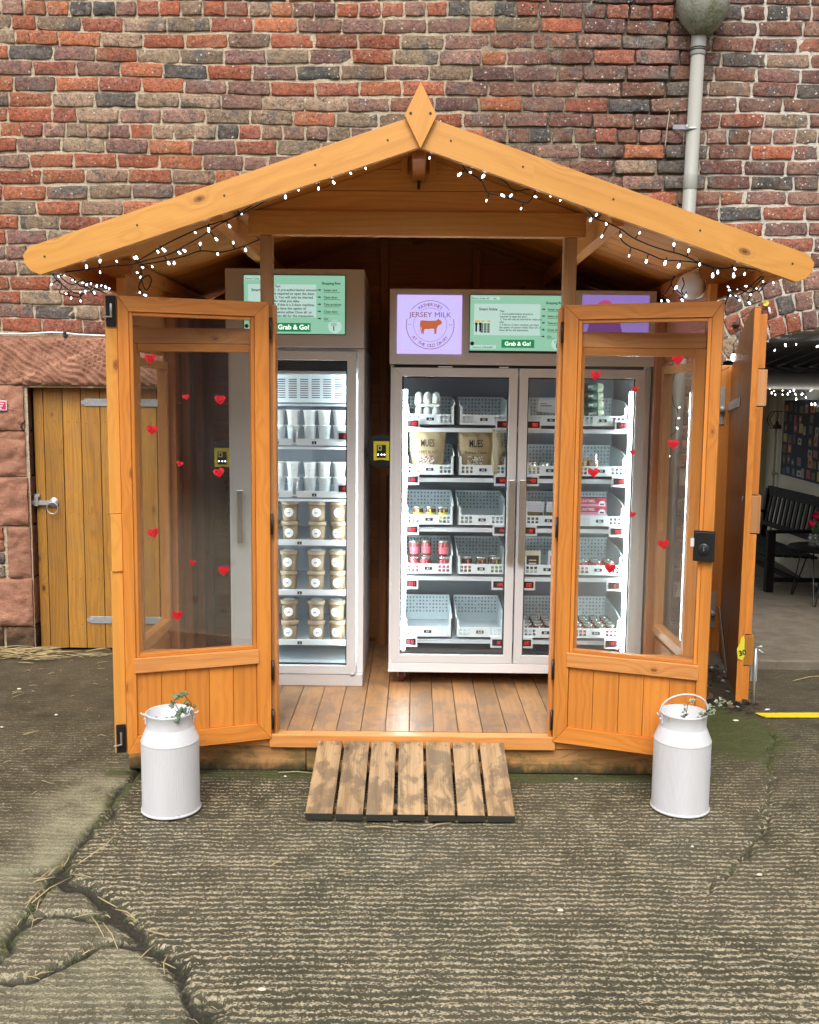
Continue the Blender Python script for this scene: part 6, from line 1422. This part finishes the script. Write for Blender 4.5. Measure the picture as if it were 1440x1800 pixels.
for k in range(5):
    h = Vector((fp.x + rr.uniform(-.055, .05), fp.y + rr.uniform(-.03, .03), .62 + rr.uniform(-.03, .035))); st.tube([(fp.x, fp.y, .46), h], .0025, n=5)
    for j in range(26):
        d = Vector((rr.gauss(0, 1), rr.gauss(0, 1), rr.gauss(0, 1))).normalized(); u = d.orthogonal().normalized() * .013; v = d.cross(u); p = h + d * .020; b.poly([p - u - v * .5, p + u - v * .5, p + u * .6 + v + d * .006, p - u * .6 + v + d * .006], 0)
    for j in range(3): leaf_at(lv, Vector((fp.x, fp.y, .50)).lerp(h, rr.uniform(.1, .6)), (rr.uniform(-1, 1), rr.uniform(-1, .2), rr.uniform(-.2, .7)), (0, -1, .5), .035, 0, 0)
child_of(b.build('petals', M['flower']), vs); child_of(st.build('stem', M['leafg']), vs); child_of(lv.build('leaves', M['leafg']), vs)
# notice board on the oblique wall
wd = Vector((-.235, -2.1, 0)).normalized(); wn = Vector((-wd.y, wd.x, 0)).normalized()
if wn.x > 0: wn = -wn
def on_wall(Y, z, lift): t = (5.4 - Y) / 2.1; return Vector((3.265 - .235 * t, Y, z)) + wn * (.02 + lift)
nb_ = empty('notice_board', tuple(on_wall(4.2, 1.1, .0)), 'dark notice board crowded with small coloured cards inside the arch', 'notice board')
W0 = on_wall(4.80, 0, 0); Lb = 1.35; fw = frame(W0 + Vector((0, 0, .80)), wd, (0, 0, 1), wd.cross(Vector((0, 0, 1))))
s2 = 1 if wd.cross(Vector((0, 0, 1))).dot(wn) > 0 else -1
b = MB(); b.box(.02, .02, .002 * s2, Lb, .65, .012 * s2, 0, fw); child_of(b.build('panel', M['board']), nb_)
b = MB()
b.box(0, 0, .001 * s2, .0198, .67, .02 * s2, 0, fw); b.box(.02, 0, .001 * s2, Lb, .0198, .02 * s2, 0, fw); b.box(.02, .6505, .001 * s2, Lb, .67, .02 * s2, 0, fw); child_of(b.build('frame', M['ceil']), nb_)
ncol = [plain('card_' + n, c, .6) for n, c in (('yellow', (.42, .36, .04)), ('orange', (.45, .13, .02)), ('red', (.30, .02, .035)), ('cream', (.25, .23, .17)), ('pale_blue', (.07, .11, .17)), ('olive', (.08, .08, .02)), ('brown', (.08, .035, .015)), ('olive_dark', (.04, .045, .02)), ('navy', (.02, .025, .05)), ('white', (.34, .34, .32)))]
rr = random.Random(9); nk = 0
for i in range(9):
    for j in range(7):
        if nk >= 90: break
        if rr.random() < .12: continue
        u = .05 + i * .145 + rr.uniform(-.02, .02); v = .035 + j * .087 + rr.uniform(-.01, .008); w, h = rr.uniform(.07, .12), rr.uniform(.05, .078)
        b = MB(); mc = rr.choice(ncol); b.box(0, 0, .013 * s2, w, h, .014 * s2, 0, fw @ T(u, v, 0) @ RZ(rr.uniform(-.05, .05)))
        if rr.random() < .6: b.box(w * .25, h * .3, .0142 * s2, w * .75, h * .7, .0146 * s2, 1, fw @ T(u, v, 0))
        child_of(b.build('pinned_card', [mc, rr.choice(ncol)]), nb_); nk += 1
# hexagonal wire lantern shelf
lc = atY(1365, 738, 4.9); b = MB(); R_ = .085
lt_ = empty('hexagon_shelf', tuple(lc), 'hexagonal black wire wall shelf holding a small dark ornament inside the arch', 'wall shelf')
hexp = [Vector((lc.x + R_ * math.cos(math.radians(60 * k)), lc.y, lc.z + R_ * math.sin(math.radians(60 * k)))) for k in range(7)]
b.tube(hexp, .004, n=5); b.tube([h + Vector((.05, .07, 0)) for h in hexp], .004, n=5)
for h in hexp[:6]: b.tube([h, h + Vector((.05, .07, 0))], .003, n=5)
child_of(b.build('wire_frame', M['black']), lt_)
b = MB(); b.lathe([(0, -.072), (.032, -.072), (.034, -.05), (.016, -.035), (.010, -.01), (0, -.008)], 12, T(lc.x + .02, lc.y + .03, lc.z)); b.tube([lc + Vector((.02, .03, -.02)), lc + Vector((.03, .03, .07))], .003, n=5); child_of(b.build('ornament', M['twig']), lt_)

# ------------------------------------------------------------------ straw, leaf litter, moss and scraps on the ground
sb = MB(); rr = random.Random(11)
def straw(x, y, a, L, z=.006, w=.0028):
    p = Vector((x, y, z)); d = Vector((math.cos(a), math.sin(a), rr.uniform(-.03, .06))) * L; m = p + d * .5 + Vector((-d.y, d.x, 0)) * rr.uniform(-.08, .08) + Vector((0, 0, .003))
    sb.tube([p, m, p + d], [w * .9, w, w * .6], 0, 4)
def along(poly, n, spread, L):
    for _ in range(n):
        k = rr.randrange(len(poly) - 1); t = rr.random(); (ax, ay), (bx, by) = poly[k], poly[k + 1]
        a = math.atan2(by - ay, bx - ax) + rr.gauss(0, .45); straw(ax + (bx - ax) * t + rr.gauss(0, spread), ay + (by - ay) * t + rr.gauss(0, spread), a, rr.uniform(*L), .004, rr.uniform(.0010, .0022))
along(CR_DIAG, 13, .013, (.02, .09)); along(CR_P1, 5, .012, (.02, .08)); along(CR_MAIN[4:], 13, .010, (.02, .10)); along(CR_P2, 4, .01, (.02, .05))
for _ in range(150): straw(rr.uniform(-2.5, -1.98) if rr.random() < .8 else rr.uniform(-2.5, -1.7), 1.66 - abs(rr.gauss(0, .07)), rr.gauss(0, .45), rr.uniform(.06, .22), rr.uniform(.004, .035), .0025)
for _ in range(60): straw(rr.uniform(-2.3, -1.25), rr.uniform(-.3, 1.6), rr.gauss(0, .8), rr.uniform(.012, .06), .004, .0013)
for _ in range(26): straw(rr.uniform(-1.0, 1.4), rr.uniform(-1.5, -.1), rr.gauss(0, .8), rr.uniform(.012, .06), .004, .0009)
for x, y, a, L in ((-.50, -.03, .02, .14), (.05, -.50, .5, .10), (-.15, -.49, -.1, .10), (1.95, 1.28, .35, .25), (-.42, -.77, .9, .06), (-1.62, .35, .7, .08), (-1.0, -.77, 1.3, .24), (-1.05, -1.0, 1.2, .16), (-.82, -1.1, -1.0, .14), (-.86, -1.07, -1.0, .12), (-.7, -1.13, -.4, .08)): straw(x, y, a, L, .006, .0022)
so_ = sb.build('straw', M['straw']); tag(so_, 'scattered pale straw on the concrete and along its cracks', 'straw', kind='stuff')
lm_ = MB(); 
for _ in range(260):
    x, y = rr.uniform(1.12, 1.66), rr.uniform(.75, 1.6); p = Vector((x, y, rr.uniform(.002, .03))); a = rr.uniform(0, 6.28); s = rr.uniform(.008, .028)
    u = Vector((math.cos(a), math.sin(a), rr.uniform(-.4, .4))) * s; v = Vector((-math.sin(a), math.cos(a), rr.uniform(-.4, .6))) * s * .5; lm_.poly([p - u, p - v, p + u, p + v], rr.choice((0, 0, 0, 1, 2)))
tag(lm_.build('leaf_litter', [M['twig'], plain('dead_leaf', (.16, .10, .05), .7), M['card']]), 'dark leaf litter heaped between the post and the open door', 'leaves', kind='stuff')
ms = MB()
def tuft(x, y, n, h):
    for _ in range(n):
        p = Vector((x + rr.gauss(0, .012), y + rr.gauss(0, .012), -.008)); a = rr.uniform(0, 6.28); t = Vector((math.cos(a) * .3, math.sin(a) * .3, 1)) * rr.uniform(h * .4, h); w = Vector((-math.sin(a), math.cos(a), 0)) * .0018
        ms.poly([p - w, p + w, p + t], 0)
for poly, n in ((CR_DIAG, 26), (CR_P2, 12), (CR_MAIN[4:], 14), (CR_P1, 6), (CR_R, 6)):
    for _ in range(n):
        k = rr.randrange(len(poly) - 1); t = rr.random(); (ax, ay), (bx, by) = poly[k], poly[k + 1]; tuft(ax + (bx - ax) * t, ay + (by - ay) * t, rr.randint(4, 16), .014)
for _ in range(90): tuft(rr.uniform(-1.1, 1.1), rr.uniform(-.035, -.002), 6, .012)
for _ in range(260): tuft(rr.gauss(1.33, .16), rr.gauss(.5, .22), 6, .010)
tag(ms.build('moss', M['moss']), 'short green moss and grass in the cracks and beside the base', 'moss', kind='stuff')
sc_ = MB()
for x, y, s in ((.42, -1.0, .010), (-1.58, .62, .010), (-.05, -.05, .008), (.62, -.05, .008), (-.47, -.06, .007), (1.05, -.78, .01), (-.35, -1.38, .012), (-1.75, .45, .008), (.9, -.6, .006), (-1.9, 1.0, .012), (1.45, .65, .016)):
    sc_.lathe([(s * .9, .002), (s * .6, .006), (0, .007)], 7, T(x, y, 0) @ Matrix.Diagonal((1, .55, 1, 1)), 0, smooth=False)
tag(sc_.build('litter_scraps', M['lcream']), 'small white scraps scattered over the concrete', 'scraps', kind='stuff')

# ------------------------------------------------------------------ unseen barn added across the yard for the glass to mirror
ob = empty('added_barn', (0, -11, 0), 'unseen long brick barn added across the yard for the door glass to mirror', 'barn')
b = MB(); b.box(-16, -12, 0, 16, -11, 4.6); child_of(b.build('barn_wall', plain('barn_brick', (.20, .10, .075), .9, var=.5, vs=1.5)), ob)
b = MB(); b.bar((0, -11.2, 5.1), (0, -14.5, 6.6), 33, .12, (0, .4, .9)); child_of(b.build('barn_roof', plain('barn_slate', (.12, .12, .13), .7)), ob)
for x in (-9, -3.2, 3.6, 9.5):
    b = MB(); b.box(x - 1.1, -10.99, 0, x + 1.1, -10.93, 2.5); child_of(b.build('barn_door', plain('barn_door_paint', (.05, .035, .03), .6)), ob)
